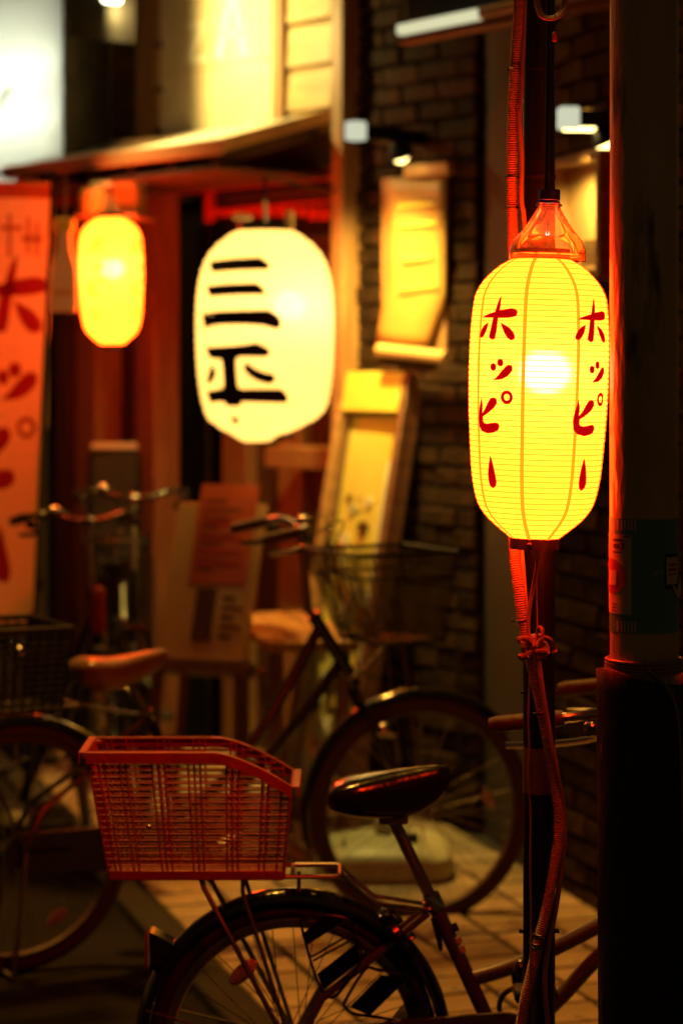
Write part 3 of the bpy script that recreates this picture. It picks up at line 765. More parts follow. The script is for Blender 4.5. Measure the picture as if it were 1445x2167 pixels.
b = MB(); b.box((.085, 0, WH + .035), (.03, .03, .07), bev=.008); b.build('clip', M['cream'], wl)
hk = P(561, 400, wl_d)
b = MB(); top = wl.location + Vector((0, 0, WH + .105)); cp = FA.w(FA.at(712, 395, .10)[0], .10, hk.z + .04)
b.tube([top, Vector((top.x, top.y, hk.z)), Vector((top.x, top.y, hk.z + .04)), cp], .006, 8); tag(b.build('lantern_bracket', M['black_metal']), 'thin iron bracket on the corner post carrying the white lantern', 'bracket')

# ------------------------------------------------------------------ nobori banner and things beside it
nb_d = 8.45
nb = empty('banner_flag', mtx=axes(P(75, 1320, nb_d), (1, -.05, 0), (0, 0, 1))); tag(nb, 'tall cream and orange banner flag with red katakana at the left edge', 'banner')
s_nb = FPX / nb_d
def nbp(u, v):  # banner local metres
    return ((u - 75) / s_nb, (1320 - v) / s_nb)
def wave(x, y): return .018 * math.sin(x * 14 + y * 2.2) + .01 * math.sin(y * 5 + 1)
b = MB(); vv = []; ff = []; nx, ny = 22, 40
for j in range(ny + 1):
    v = 386 + (1322 - 386) * j / ny
    ur = 112 - (v - 386) * .043
    for i in range(nx + 1):
        u = -150 + (ur + 150) * i / nx; x, y = nbp(u, v); vv.append((x, y, wave(x, y)))
for j in range(ny):
    for i in range(nx): ff.append((j * (nx + 1) + i, j * (nx + 1) + i + 1, (j + 1) * (nx + 1) + i + 1, (j + 1) * (nx + 1) + i))
b.add(vv, ff); cl = b.build('cloth', M['banner'], nb); pass
def nb_map(u, v):   # lantern lettering enlarged onto the cloth
    return 22 + (u - 1047) * 1.95, 548 + (v - 632) * 1.72
for kind, data in HOPPY:
    if kind == 'ring': data = ([nb_map(*p) for p in data[0]], [nb_map(*p) for p in data[1]])
    else: data = grow([nb_map(*p) for p in data], 5)
    vs_, fs = flat_mesh(kind, data, 3); b = MB()
    b.add([(lambda x, y: (x, y, wave(x, y) + .006))(*nbp(u, v)) for u, v in vs_], fs); b.build('letter_stroke', M['banner_red'], nb, fix=False)
for (u0, u1, v0, v1) in ((-150, 108, 388, 420), (20, 28, 455, 545), (5, 50, 478, 488), (60, 66, 460, 540), (50, 92, 500, 512), (78, 84, 470, 545), (-30, -5, 470, 540)):
    vs_, fs = flat_mesh('stroke', [(u0, v0), (u1, v0), (u1, v1), (u0, v1)], 6); b = MB()
    b.add([(lambda x, y: (x, y, wave(x, y) + .005))(*nbp(u, v)) for u, v in vs_], fs); b.build('print_patch', M['banner_orange'], nb, fix=False)
b = MB(); x0, y0 = nbp(115, 360); x1, y1 = nbp(68, 1420); b.tube([(x1, -.02 + y1 - .18, 0), (x1, y1, 0), (x0, y0, 0)], .009, 10); b.build('pole', M['black_metal'], nb)
b = MB(); b.tube([(x0, y0 - .01, 0), (-.5, y0 - .01, .0)], .006, 8); b.build('cross_bar', M['black_metal'], nb)
b = MB(); b.lathe([(.16, .0), (.16, .06), (.12, .1), (.02, .11)], 24); b.xf(lambda p: Vector((p.x + x1, p.z - (P(0, 1320, nb_d).z), p.y))); b.build('base', M['black_plastic'], nb)
# pale bottle-shaped hanging sign behind the banner pole
bt = empty('bottle_sign', mtx=axes(P(142, 660, 8.9), (1, -.2, 0), (0, 0, 1))); tag(bt, 'pale bottle-shaped hanging sign between banner and yellow lantern', 'sign')
sb = FPX / 8.9
op = [(-26, 0), (26, 0), (28, 20), (26, 90), (14, 130), (12, 170), (-12, 170), (-14, 130), (-26, 90), (-28, 20)]
b = MB(); b.prism([(x / sb, y / sb) for x, y in op], 0, .04, 'xy'); b.build('board', M['white_fabric'], bt)
b = MB(); b.box((0, 183 / sb, .02), (40 / sb, 30 / sb, .05), bev=.008); b.build('cap', M['ochre'], bt)
b = MB(); b.box((0, 40 / sb, .043), (40 / sb, 12 / sb, .004)); b.build('label_band', M['cream'], bt)
b = MB(); b.tube([(0, 198 / sb, .02), (0, 290 / sb, .02)], .004); b.build('string', M['twine'], bt)
# boxes on the beam above the far lantern
sb_ = empty('carton', mtx=axes(P(250, 455, 9.35), (1, -.3, 0), (0, 0, 1))); tag(sb_, 'yellow-lit carton and round tub above the far yellow lantern', 'carton')
b = MB(); b.box((.03, .05, 0), (.14, .1, .1), bev=.006); b.build('box', M['cream'], sb_)
b = MB(); b.box((.0, .116, 0), (.19, .028, .12), bev=.004); b.build('lid', M['poster'], sb_)
b = MB(); b.lathe([(.001, .0), (.045, .0), (.05, .08), (.04, .1), (.001, .1)], 20); b.xf(lambda p: Vector((p.x - .075, p.z, p.y + .08))); b.build('tub', M['menu_paper'], sb_)
b = MB(); b.box((0, -.012, .02), (.26, .018, .22), bev=.003); b.build('shelf', M['wood_warm'], sb_)

# ------------------------------------------------------------------ boards, easel, bench
# tall glazed sign case leaning on the pier
pb = FA.w(FA.at(735, 1745, .36)[0], .36, .03); 
aT, zTp = FA.at(905, 790, .05)
top_r = FA.w(aT, .05, zTp)
ev = (top_r - pb)
lc = empty('sign_case', mtx=axes(pb, -FA.e * 1.0, ev)); hB = ev.length; wB = .40
tag(lc, 'tall glazed wooden sign case leaning on the brick pier, yellow header', 'sign')
def lbox(name, x0, x1, y0, y1, z0, z1, m, par=lc, bev=.003):
    b = MB(); b.box(((x0 + x1) / 2, (y0 + y1) / 2, (z0 + z1) / 2), (x1 - x0, y1 - y0, z1 - z0), bev=bev); return b.build(name, m, par)
lbox('back_board', -wB, 0, 0, hB, -.05, -.03, M['wood_red'])
lbox('frame', -.032, 0, 0, hB, -.029, .03, M['wood_red']); lbox('frame', -wB, -wB + .03, 0, hB, -.029, .03, M['wood_warm'])
lbox('header', -wB + .032, -.034, hB - .15, hB - .002, -.029, .026, M['ochre'])
lbox('frame', -wB + .032, -.034, 0, .05, -.029, .028, M['wood_red'])
lbox('poster_sheet', -wB + .045, -.05, hB * .56, hB - .16, -.029, -.02, M['ochre'])
poly = [(-wB + .06, hB * .54), (-.16, hB * .46), (-.1, hB * .5), (-.07, hB * .62), (-.055, hB * .72), (-.09, hB * .86), (-wB + .06, hB * .87)]
b = MB(); b.prism(poly, -.019, -.012, 'xy'); b.build('paper_shape', M['yellow_sheet'], lc)
lbox('lower_sheet', -wB + .045, -.05, .06, hB * .555, -.029, -.021, M['yellow_sheet'])
for i in range(44):
    x = random.uniform(-wB + .07, -.08); y = random.uniform(hB * .2, hB * .5) if i % 4 else random.uniform(hB * .5, hB * .8); r = random.uniform(.012, .034)
    b = MB(); b.prism(ell(x, y, r, r * random.uniform(.7, 1.3), 12), -.02, -.012 + .0004 * i, 'xy')
    b.build('photo_patch', M[random.choice(['cream', 'orange_paper', 'white_fabric', 'menu_paper', 'pale_plastic', 'ink_brown'])], lc)
for k in range(6):
    lbox('price_tag', -wB + .06 + .05 * k, -wB + .095 + .05 * k, hB * (.1 + .05 * (k % 2)), hB * (.13 + .05 * (k % 2)), -.0205, -.018, M['white_fabric'], lc, 0)
lbox('edge_strip', -.046, -.036, hB * .3, hB * .8, -.012, .031, M['pale_metal'])
lbox('glass_pane', -wB + .033, -.048, .052, hB - .155, .012, .016, M['pane'], lc, 0)
b = MB(); b.tube([(-wB + .05, hB * .62, .0), (-wB + .16, hB * .55, .004), (-.14, hB * .485, .004)], .006, 6); b.build('chain', M['chrome'], lc)
b = MB(); b.sphere((-wB + .055, hB * .645, .012), .011, 12, 8); b.build('hook', M['chrome'], lc)
# narrow board behind it
nbm = empty('narrow_board', mtx=axes(FA.w(FA.at(700, 1740, .2)[0], .2, .03), -FA.e, (top_r - pb) + FA.n * .06)); tag(nbm, 'narrow orange wooden plank leaning left of the sign case', 'plank')
b = MB(); b.box((-.03, .78, -.06), (.11, 1.56, .022), bev=.004); b.build('plank', M['wood_warm'], nbm)
b = MB(); b.box((-.03, 1.38, -.046), (.09, .28, .004)); b.build('paper_strip', M['menu_paper'], nbm)

# signboard on a low easel
eb = empty('easel_sign', mtx=axes(P(332, 1392, 8.25), (1, -.35, 0), Vector((.16, .35, 1)))); tag(eb, 'cream sign board with orange paper standing on a red-brown easel', 'sign')
se = FPX / 8.25; we, he = 200 / se, 345 / se
lbox('board', 0, we, 0, he, -.02, .0, M['cream'], eb)
lbox('orange_sheet', we * .24, we * .9, he * .48, he * 1.12, .001, .006, M['orange_paper'], eb, 0)
for k, (a, c) in enumerate(((.2, .25), (.35, .4), (.52, .66), (.72, .78))):
    lbox('print_line', we * (.32 + .02 * (k % 2)), we * .8, he * (.5 + .5 * a), he * (.5 + .5 * a + .02), .0065, .008, M['ink_red'], eb, 0)
for k in range(9):
    lbox('print_line', we * .3, we * (.5 + .3 * ((k * 7) % 5) / 5), he * (.56 + .055 * k), he * (.575 + .055 * k), .0066, .0078, M['ink_brown'], eb, 0)
for k in range(5):
    lbox('print_line', we * .66, we * (.8 + .1 * (k % 2)), he * (.14 + .06 * k), he * (.16 + .06 * k), .001, .003, M['ink_brown'], eb, 0)
lbox('dark_label', we * .36, we * .58, he * .12, he * .45, .001, .006, M['ink_brown'], eb, 0)
lbox('ledge', -.02, we + .03, -.05, -.004, -.04, .05, M['wood_red'], eb)
gz = P(332, 1392, 8.25).z
for (x, y2) in ((.02, .02), (we - .02, .02), (we + .05, -.25), (we * .3, -.25)):
    b = MB(); p0 = eb.matrix_world @ Vector((x, -.02, y2 * .1)); p1 = Vector((p0.x + (-.06 if x < .1 else (.1 if y2 < 0 else .0)), p0.y - y2 * .9, .0)); inv = eb.matrix_world.inverted()
    b.tube([inv @ p0, inv @ p1], .018, 4); b.build('leg', M['wood_red'], eb)
lbox('stretcher', .0, we, -.30, -.27, -.02, .0, M['wood_red'], eb)

# long bench
bA = Vector((-.245, 7.9, 0)); eL = Vector((-.18, .95, 0)).normalized(); eS = Vector((eL.y, -eL.x, 0))
be = empty('wooden_bench', mtx=axes(bA, eL, eS * -1)); tag(be, 'small orange-brown wooden bench beside the easel sign', 'bench')
# local x along the bench, local y to its left, z up
ZB = .735
for k in range(3):
    b = MB(); b.box((.47, -.045 - .108 * k, ZB), (.95, .104, .035), bev=.005); b.build('seat_plank', M['wood_orange'], be)
for x in (.08, .86):
    for y in (-.04, -.27):
        b = MB(); b.box((x, y, (ZB - .02) / 2), (.045, .045, ZB - .02), bev=.004); b.build('leg', M['wood_red'], be)
    b = MB(); b.box((x, -.155, .2), (.03, .19, .035), bev=.003); b.build('stretcher', M['wood_red'], be)

# water-weight base
wb = empty('flag_base', loc=P(812, 1862, 7.72) * 1.0); wb.location.z = 0.025; tag(wb, 'pale plastic water-filled weight base on the paving behind the front wheel', 'base')
b = MB(); q = []
b.lathe([(.001, 0), (.215, 0), (.225, .03), (.222, .075), (.2, .1), (.1, .118), (.05, .125), (.001, .125)], 36, fac=lambda a, z: (abs(math.cos(a)) ** 4 + abs(math.sin(a)) ** 4) ** -.25); b.build('tank', M['pale_plastic'], wb)
b = MB(); b.lathe([(.03, .12), (.03, .17), (.022, .172), (.022, .12)], 20); b.build('pole_socket', M['pale_plastic'], wb)
b = MB(); b.lathe([(.001, .142), (.02, .142), (.022, .115)], 16, (.09, -.08, 0)); b.build('filler_cap', M['ink_dark'], wb)
b = MB(); b.torus((-.13, -.1, .11), .035, .006, 16, 6, 'x', 0, math.pi); b.build('handle', M['pale_plastic'], wb)

# ------------------------------------------------------------------ bicycles
def arc(cx, cz, R, a0, a1, n=40): return [(cx + R * math.cos(R_(a0 + (a1 - a0) * i / n)), 0, cz + R * math.sin(R_(a0 + (a1 - a0) * i / n))) for i in range(n + 1)]
def fender(mb, c, R, a0, a1, width, n=44):
    """curved U-section mudguard about centre c"""
    sec = [(-width, -.016), (-width * .92, -.004), (-width * .5, .005), (0, .008), (width * .5, .005), (width * .92, -.004), (width, -.016)]
    m_ = len(sec); vv = []; ff = []
    for i in range(n + 1):
        a = R_(a0 + (a1 - a0) * i / n)
        for t_ in (0, -.0022):
            for (y, dr) in sec: vv.append((c[0] + (R + dr + t_) * math.cos(a), y + c[1], c[2] + (R + dr + t_) * math.sin(a)))
    for i in range(n):
        b0, b1 = i * 2 * m_, (i + 1) * 2 * m_
        for k in range(m_ - 1):
            ff.append((b0 + k, b0 + k + 1, b1 + k + 1, b1 + k)); ff.append((b0 + m_ + k, b1 + m_ + k, b1 + m_ + k + 1, b0 + m_ + k + 1))
        ff.append((b0, b1, b1 + m_, b0 + m_)); ff.append((b0 + m_ - 1, b0 + 2 * m_ - 1, b1 + 2 * m_ - 1, b1 + m_ - 1))
    ff.append(tuple(range(m_)) + tuple(range(2 * m_ - 1, m_ - 1, -1)))
    e = n * 2 * m_; ff.append(tuple(e + k for k in range(m_ - 1, -1, -1)) + tuple(e + m_ + k for k in range(m_)))
    mb.add(vv, ff)
def make_wheel(name, parent, loc, R, rz=0.0, tyre=None, rimm=None, spoke=36, refl=None, rr=.0185):
    hub = MB()
    hub.lathe([(.001, -.055), (.006, -.055), (.006, -.035), (.02, -.032), (.02, -.028), (.014, -.024), (.014, .024), (.02, .028), (.02, .032), (.006, .035), (.006, .055), (.001, .055)], 18)
    hub.xf(lambda p: Vector((p.x, p.z, p.y)))
    w_ = hub.build(name, M['steel_dull'], parent, loc); w_.rotation_euler = (0, 0, rz)
    Rr = R - rr * 1.75
    t = MB(); t.torus((0, 0, 0), R - rr, rr, 72, 10); t.build('tyre', tyre or M['rubber'], w_)
    rm = MB(); sec = [(Rr, -.013), (Rr - .004, -.014), (Rr - .018, -.012), (Rr - .022, -.004), (Rr - .022, .004), (Rr - .018, .012), (Rr - .004, .014), (Rr, .013)]
    n = 72; vv = []; ff = []
    for i in range(n):
        a = 2 * math.pi * i / n
        for (q, y) in sec: vv.append((q * math.cos(a), y, q * math.sin(a)))
    for i in range(n):
        j = (i + 1) % n
        for k in range(8): ff.append((i * 8 + k, i * 8 + (k + 1) % 8, j * 8 + (k + 1) % 8, j * 8 + k))
    rm.add(vv, ff); rm.build('rim', rimm or M['steel_dull'], w_)
    sp = MB()
    for i in range(spoke):
        a = 2 * math.pi * i / spoke; s_ = 1 if i % 2 else -1; lead = R_(58) * (1 if (i // 2) % 2 else -1)
        h = Vector((.019 * math.cos(a + lead), s_ * .03, .019 * math.sin(a + lead)))
        e = Vector(((Rr - .02) * math.cos(a), s_ * .003, (Rr - .02) * math.sin(a)))
        sp.tube([h, e], .0011, 5, caps=False)
    sp.build('spokes', M['chrome'], w_)
    if refl is not None:
        a, rad, tilt = refl
        b = MB(); b.sphere((0, 0, 0), 1.0, 16, 8, (.036, .006, .017)); b.xf(lambda p: Matrix.Rotation(R_(tilt), 4, 'Y') @ p + Vector((rad * math.cos(R_(a)), -.018, rad * math.sin(R_(a)))))
        b.build('spoke_reflector', M['reflector'], w_)
    return w_
def make_saddle(parent, prof, m, wmax, name='saddle'):
    """prof: list of (x, z_top, z_bottom, half_width)"""
    b = MB(); n = 16; vv = []; ff = []
    for (x, zt, zb, hw) in prof:
        for k in range(n):
            a = 2 * math.pi * k / n; ca, sa = math.cos(a), math.sin(a)
            y = hw * math.copysign(abs(ca) ** .75, ca)
            zc = zt - (zt - zb) * .35
            z = zc + ((zt - zc) * abs(sa) ** .8 if sa >= 0 else -(zc - zb) * abs(sa) ** .55)
            vv.append((x, y * (1.0 if sa >= 0 else .92), z))
    N = len(prof)
    for i in range(N - 1):
        for k in range(n): ff.append((i * n + k, i * n + (k + 1) % n, (i + 1) * n + (k + 1) % n, (i + 1) * n + k))
    ff.append(tuple(range(n - 1, -1, -1))); ff.append(tuple((N - 1) * n + k for k in range(n)))
    b.add(vv, ff); return b.build(name, m, parent, angle=60)
def lattice(parent, name, p00, p10, p01, p11, nh, vpos, r, m, top=None, nv=4):
    """bars between four corners (bottom-left, bottom-right, top-left, top-right); top(t) limits the height share along the side"""
    p00, p10, p01, p11 = map(Vector, (p00, p10, p01, p11)); b = MB()
    def pt(s_, t): return (p00.lerp(p10, s_)).lerp(p01.lerp(p11, s_), t)
    for i in range(nh + 1):
        t = i / nh; seg = []
        for k in range(25):
            s_ = k / 24
            if top is None or t <= top(s_) + 1e-6: seg.append(pt(s_, t))
        if len(seg) > 1: b.tube([seg[0], seg[-1]], r, nv)
    for s_ in vpos: b.tube([pt(s_, 0), pt(s_, top(s_) if top else 1.0)], r * 1.15, nv)
    return b.build(name, m, parent)

def make_bike(label, loc, rz, R, bb, seat_top, post_top, head_top, head_bot, fhub_x, bar, tubes, saddle, frame_m, tyre=None, rimm=None, refl=(None, None), steer=0, bar_half=.28, sweep=.22, fend=True, cat='bicycle', group='parked bicycles', saddle_m=None, stand=True, chain=True, base_z=0.0, spoke=36, crank_a=200, bar_m=None):
    t = empty('bicycle', loc, rz); tag(t, label, cat, group)
    def xz(p, y=0): return Vector((p[0], y, p[1]))
    f = MB()
    f.tube([xz(bb), xz(seat_top)], .0155, 12)
    f.tube([xz(head_bot), xz(head_top)], .02, 12)
    for pl in tubes: f.tube(smooth_path([xz(p) for p in pl], 5), .0165, 12)
    for s_ in (-1, 1):
        f.tube([xz(seat_top, s_ * .018) + Vector((-.012, 0, -.02)), Vector((.06, s_ * .05, R + .11)), Vector((0, s_ * .058, R))], .0085, 8)
        f.tube([xz(bb, s_ * .03), Vector((.12, s_ * .055, R - .002)), Vector((0, s_ * .058, R))], .009, 8)
    f.tube([xz(bb, -.04), xz(bb, .04)], .022, 12)
    f.build('frame', frame_m, t)
    c = MB(); c.lathe([(.0185, -.018), (.0195, -.012), (.0195, .012), (.018, .016)], 14); d_ = (xz(seat_top) - xz(bb)).normalized()
    q = Vector((0, 0, 1)).rotation_difference(d_); c.xf(lambda p: q @ p + xz(seat_top)); c.tube([xz(seat_top, -.03) + Vector((-.018, 0, 0)), xz(seat_top, .03) + Vector((-.018, 0, 0))], .005, 8); c.build('seat_clamp', M['chrome'], t)
    sp = MB(); sp.tube([xz(seat_top) - d_ * .05, xz(post_top)], .0125, 12); sp.build('seat_post', M['steel_dull'], t)
    sd_ = make_saddle(t, saddle, saddle_m or M['saddle_black'], .08)
    sr = MB(); x0 = post_top[0]
    for s_ in (-1, 1):
        sg = MB(); sg.torus((x0 - .075, s_ * .045, saddle[0][2] + .012), .018, .004, 18, 6, 'y'); sg.build('saddle_spring', M['steel_dull'], sd_)
    sr.box((x0, 0, post_top[1] + .004), (.06, .05, .02), bev=.004); sr.build('saddle_clamp', M['steel_dull'], sd_)
    make_wheel('rear_wheel', t, (0, 0, R), R, 0, tyre, rimm, spoke, refl[0])
    # steering assembly
    ax0 = Vector((head_bot[0], 0, head_bot[1]))
    st = Matrix.Rotation(R_(steer), 3, 'Z')
    def S_(p): return st @ (p - Vector((ax0.x, 0, 0))) + Vector((ax0.x, 0, 0))
    fk = MB(); cr = Vector((head_bot[0] + .012, 0, head_bot[1] - .03))
    for s_ in (-1, 1): fk.tube(smooth_path([cr + Vector((0, s_ * .02, .01)), cr + Vector((.012, s_ * .052, -.05)), Vector((fhub_x - .07, s_ * .055, R + .12)), Vector((fhub_x, s_ * .056, R))], 5), .0095, 8)
    fk.tube([cr + Vector((0, -.03, .01)), cr + Vector((0, .03, .01))], .015, 10); stq = MB(); stq.tube([xz(head_top), xz(bar) + Vector((0, 0, -.01))], .0125, 10); stq.xf(S_); stq.build('stem', M['steel_dull'], t)
    fk.xf(S_); fk.build('fork', frame_m, t)
    fl_ = S_(Vector((fhub_x, 0, R)))
    make_wheel('front_wheel', t, fl_, R, R_(steer), tyre, rimm, spoke, refl[1])
    hb = MB(); bx, bz = bar; pts = []
    for (y, dx, dz) in ((-bar_half, -sweep - .06, -.01), (-bar_half, -sweep, .0), (-bar_half * .98, -sweep * .55, .012), (-bar_half * .7, -.02, .02), (-.06, .012, .0), (0, .012, -.004), (.06, .012, 0), (bar_half * .7, -.02, .02), (bar_half * .98, -sweep * .55, .012), (bar_half, -sweep, 0), (bar_half, -sweep - .06, -.01)):
        pts.append(S_(Vector((bx + dx, y, bz + dz))))
    hb.tube(smooth_path(pts, 5), .0108, 10); hbo = hb.build('handlebar', bar_m or M['chrome'], t)
    for s_ in (-1, 1):
        gpt = [S_(Vector((bx - sweep * .62, s_ * bar_half * .985, bz + .01))), S_(Vector((bx - sweep - .075, s_ * bar_half, bz - .012)))]
        gm = MB(); gm.tube([gpt[0], gpt[0].lerp(gpt[1], .1), gpt[0].lerp(gpt[1], .9), gpt[1]], [.0145, .0165, .0165, .0135], 12); gm.build('grip', M['rubber_brown'], hbo)
        lv = MB(); l0 = S_(Vector((bx - sweep * .35, s_ * bar_half * .93, bz - .012)))
        lv.tube(smooth_path([l0, S_(Vector((bx - sweep * .38, s_ * bar_half * .8, bz - .035))), S_(Vector((bx - sweep * .8, s_ * bar_half * .84, bz - .05))), S_(Vector((bx - sweep - .05, s_ * bar_half * .9, bz - .055)))], 4), .0058, 8, flat=(1, 1.5)); lv.box(l0, (.035, .03, .03), bev=.006)
        lv.build('brake_lever', bar_m or M['chrome'], hbo)
        cb = MB(); cb.tube(smooth_path([l0, S_(Vector((bx + .1, s_ * bar_half * .5, bz + .03))), S_(Vector((bx + .09, s_ * .05, bz - .1))), Vector((head_bot[0] + .02, s_ * .03, head_bot[1]))], 6), .0028, 6); cb.build('brake_cable', M['cord_dark'], t)
    bl = MB(); bl.sphere(S_(Vector((bx - .02, -bar_half * .55, bz + .035))), .026, 16, 8, (1, 1, .6)); bl.build('bell', M['chrome'], hbo)
    stm = MB(); stm.box(S_(Vector((bx + .006, 0, bz - .004))), (.05, .04, .034), bev=.008); stm.build('stem_clamp', M['chrome'], t)
    if fend:
        fr = MB(); fender(fr, (0, 0, R), R + .02, -20, 178, .028)
        fr.build('rear_mudguard', M['black_gloss'], t)
        ff_ = MB(); fender(ff_, (0, 0, 0), R + .018, 40, 196, .027); ff_.xf(lambda p: st @ p + fl_); ff_.build('front_mudguard', M['black_gloss'], t)
        sy = MB()
        for s_ in (-1, 1):
            a = R_(165); sy.tube([(0, s_ * .06, R), ((R + .012) * math.cos(a), s_ * .028, R + (R + .012) * math.sin(a))], .0022, 6)
        sy.build('mudguard_stay', M['steel_dull'], t)
    if chain:
        cc = MB(); y0, y1 = -.062, -.048; poly = []
        for i in range(15): a = R_(90 + 180 * i / 14); poly.append((.0 + .05 * math.cos(a), R + .05 * math.sin(a)))
        for i in range(19): a = R_(-90 + 180 * i / 18); poly.append((bb[0] + .075 * math.cos(a), bb[1] + .02 + .075 * math.sin(a)))
        cc.prism(poly, y0, y1, 'xz'); cc.build('chain_case', frame_m if frame_m is not M['frame_black'] else M['black_plastic'], t)
    cr_ = MB(); ca = R_(crank_a)
    for s_, a in ((-1, ca), (1, ca + math.pi)):
        e = Vector((bb[0] + .165 * math.cos(a), s_ * .085, bb[1] + .165 * math.sin(a))); cr_.tube([Vector((bb[0], s_ * .07, bb[1])), e], .0095, 8)
        pd = MB(); pd.box(e + Vector((0, s_ * .05, 0)), (.085, .075, .024), bev=.005); pd.build('pedal', M['black_plastic'], t)
    cr_.tube([Vector((bb[0], -.085, bb[1])), Vector((bb[0], .085, bb[1]))], .011, 8); cr_.build('crank', M['steel_dull'], t)
    if stand:
        ks = MB()
        for s_ in (-1, 1): ks.tube([(0, s_ * .075, R), (-.02, s_ * .085, R * .5), (-.045, s_ * .1, .012)], .008, 8)
        ks.tube([(-.045, -.1, .012), (-.045, .1, .012)], .008, 8); ks.build('kickstand', M['steel_dull'], t)
    return t, S_

# --- bicycle 1, nearest, seen from its right side
B1 = 1035.2
def b1(u, v): return ((u - 620) / B1, .2965 + (2213 - v) / B1)
X1 = (620 - CX) / FPX * 4.83
sad1 = []
for (u, vt, vb, hw) in ((694, 1678, 1700, .05), (698, 1667, 1708, .064), (710, 1659, 1714, .074), (740, 1648, 1723, .078), (775, 1642, 1729, .07), (816, 1636, 1732, .055), (850, 1631, 1733, .044), (889, 1626, 1722, .033), (922, 1623, 1700, .026), (942, 1623, 1678, .021), (951, 1628, 1660, .012)):
    x, zt = b1(u, vt); sad1.append((x, zt + .004, b1(u, vb)[1], hw))
bike1, S1 = make_bike('nearest bicycle with red-lit plastic rear basket and black covered saddle', (X1, 4.83, 0), 0, .2965, b1(1062, 2225), b1(916, 1908), b1(832, 1735), (.775, .76), (.81, .60), 1.0, (.74, .985),
    [[b1(1004, 2070), b1(1080, 2047), b1(1165, 2010), b1(1252, 1966), (.70, .585), (.79, .665)], [b1(1062, 2222), b1(1120, 2170), b1(1184, 2112), b1(1255, 2035), (.70, .545), (.80, .635)]],
    sad1, M['frame_paint'], steer=-20, bar_half=.27, sweep=.2, refl=((123, .185, -42), None), crank_a=70)
# rack
rk = MB(); zr = b1(0, 1843)[1]
for s_ in (-1, 1):
    rk.tube([(-.36, s_ * .055, zr), (.085, s_ * .055, zr), (.097, s_ * .045, zr)], .005, 8)
    rk.tube([(-.185, s_ * .06, zr), (-.178, s_ * .066, zr - .02), (-.005, s_ * .07, .31)], .0055, 8)
    rk.tube([(-.10, s_ * .06, zr), (-.10, s_ * .062, zr - .03), (.0, s_ * .068, .31)], .0045, 8)
rk.tube([(.097, -.045, zr), (.097, .045, zr)], .006, 8); rk.tube([(-.36, -.055, zr), (-.36, .055, zr)], .006, 8); rk.tube([(-.2, -.055, zr), (-.2, .055, zr)], .005, 8); rk.tube([(0, -.055, zr), (0, .055, zr)], .005, 8)
rk.tube([(.012, 0, zr), (.012, 0, b1(0, 1880)[1])], .004, 8)
rko = rk.build('rear_rack', M['steel_dull'], bike1)
for s_ in (-1, 1):
    a = MB(); p0, p1, p2 = b1(720, 1845), b1(792, 1904), b1(908, 1920); a.tube([(p0[0], s_ * .04, p0[1]), (p1[0], s_ * .035, p1[1]), (p2[0], s_ * .025, p2[1])], .0045, 8); a.build('rack_link', M['chrome'], rko)
# basket: side profile in local metres, x backwards negative
bsk = MB()
ztop, zbot = .912, .668
def bk_top(s_):   # share of the full height along the side (0 rear .. 1 front)
    return 1.0 if s_ < .62 else max(.72, 1.0 - .28 * ((s_ - .62) / .38) ** 1.5)
hwt, hwb = .088, .074
BL, BR, TL, TR = -.37, -.018, -.412, .0
vp = [.045, .075, .15, .18, .31, .34, .37, .49, .52, .55, .68, .71, .74, .86, .89, .96]
def zsc(t): return zbot + (ztop - zbot) * t
sideL = []
bko = None
rimm_ = MB(); rp = []
for s_, side in ((-1, 1), (1, 1)):
    pass
def rim_pts(y):
    return [(TL + (TR - TL) * k / 24, y, zsc(bk_top(k / 24))) for k in range(25)]
def band(mb, pts, out, h=.022, th=.015):
    """rim: an inverted-L strip following pts, lip to the outside"""
    n = len(pts); vv = []; ff = []
    for (x, y, z) in pts:
        o = Vector(out)
        for (a, dz) in ((0, 0), (th, 0), (th, -h), (th - .003, -h), (th - .003, -.004), (0, -.004)):
            vv.append((x + o.x * a, y + o.y * a, z + dz))
    for i in range(n - 1):
        for k in range(6): ff.append((i * 6 + k, i * 6 + (k + 1) % 6, (i + 1) * 6 + (k + 1) % 6, (i + 1) * 6 + k))
    ff.append(tuple(range(6))); ff.append(tuple((n - 1) * 6 + k for k in range(5, -1, -1))); mb.add(vv, ff)
rim = MB()
band(rim, rim_pts(-hwt), (0, -1, 0)); band(rim, rim_pts(hwt), (0, 1, 0))
band(rim, [(TL, -hwt - .012 + (2 * hwt + .024) * k / 8, ztop + .0005) for k in range(9)], (-1, 0, 0))
band(rim, [(TR, -hwt - .012 + (2 * hwt + .024) * k / 8, zsc(bk_top(1)) + .0005) for k in range(9)], (1, 0, 0))
for s_ in (-1, 1):
    rim.torus((TL, s_ * hwt, ztop - .008), .010, .006, 10, 6, 'z')
bko = rim.build('rear_basket', M['basket_plastic'], bike1)
for s_ in (-1, 1):
    lattice(bko, 'side_lattice', (BL, s_ * hwb, zbot), (BR, s_ * hwb, zbot), (TL, s_ * hwt, ztop), (TR, s_ * hwt, ztop), 19, vp, .0018, M['basket_plastic'], bk_top, 4)
lattice(bko, 'end_lattice', (BL, -hwb, zbot), (BL, hwb, zbot), (TL, -hwt, ztop), (TL, hwt, ztop), 19, [k / 12 for k in range(13)], .0021, M['basket_plastic'])
zf = zsc(bk_top(1)); lattice(bko, 'end_lattice', (BR, -hwb, zbot), (BR, hwb, zbot), (TR - .002, -hwt, zf), (TR - .002, hwt, zf), 14, [k / 12 for k in range(13)], .0021, M['basket_plastic'])
lattice(bko, 'floor_lattice', (BL, -hwb, zbot), (BR, -hwb, zbot), (BL, hwb, zbot), (BR, hwb, zbot), 14, [k / 20 for k in range(21)], .0022, M['basket_plastic'])
fl2 = MB()
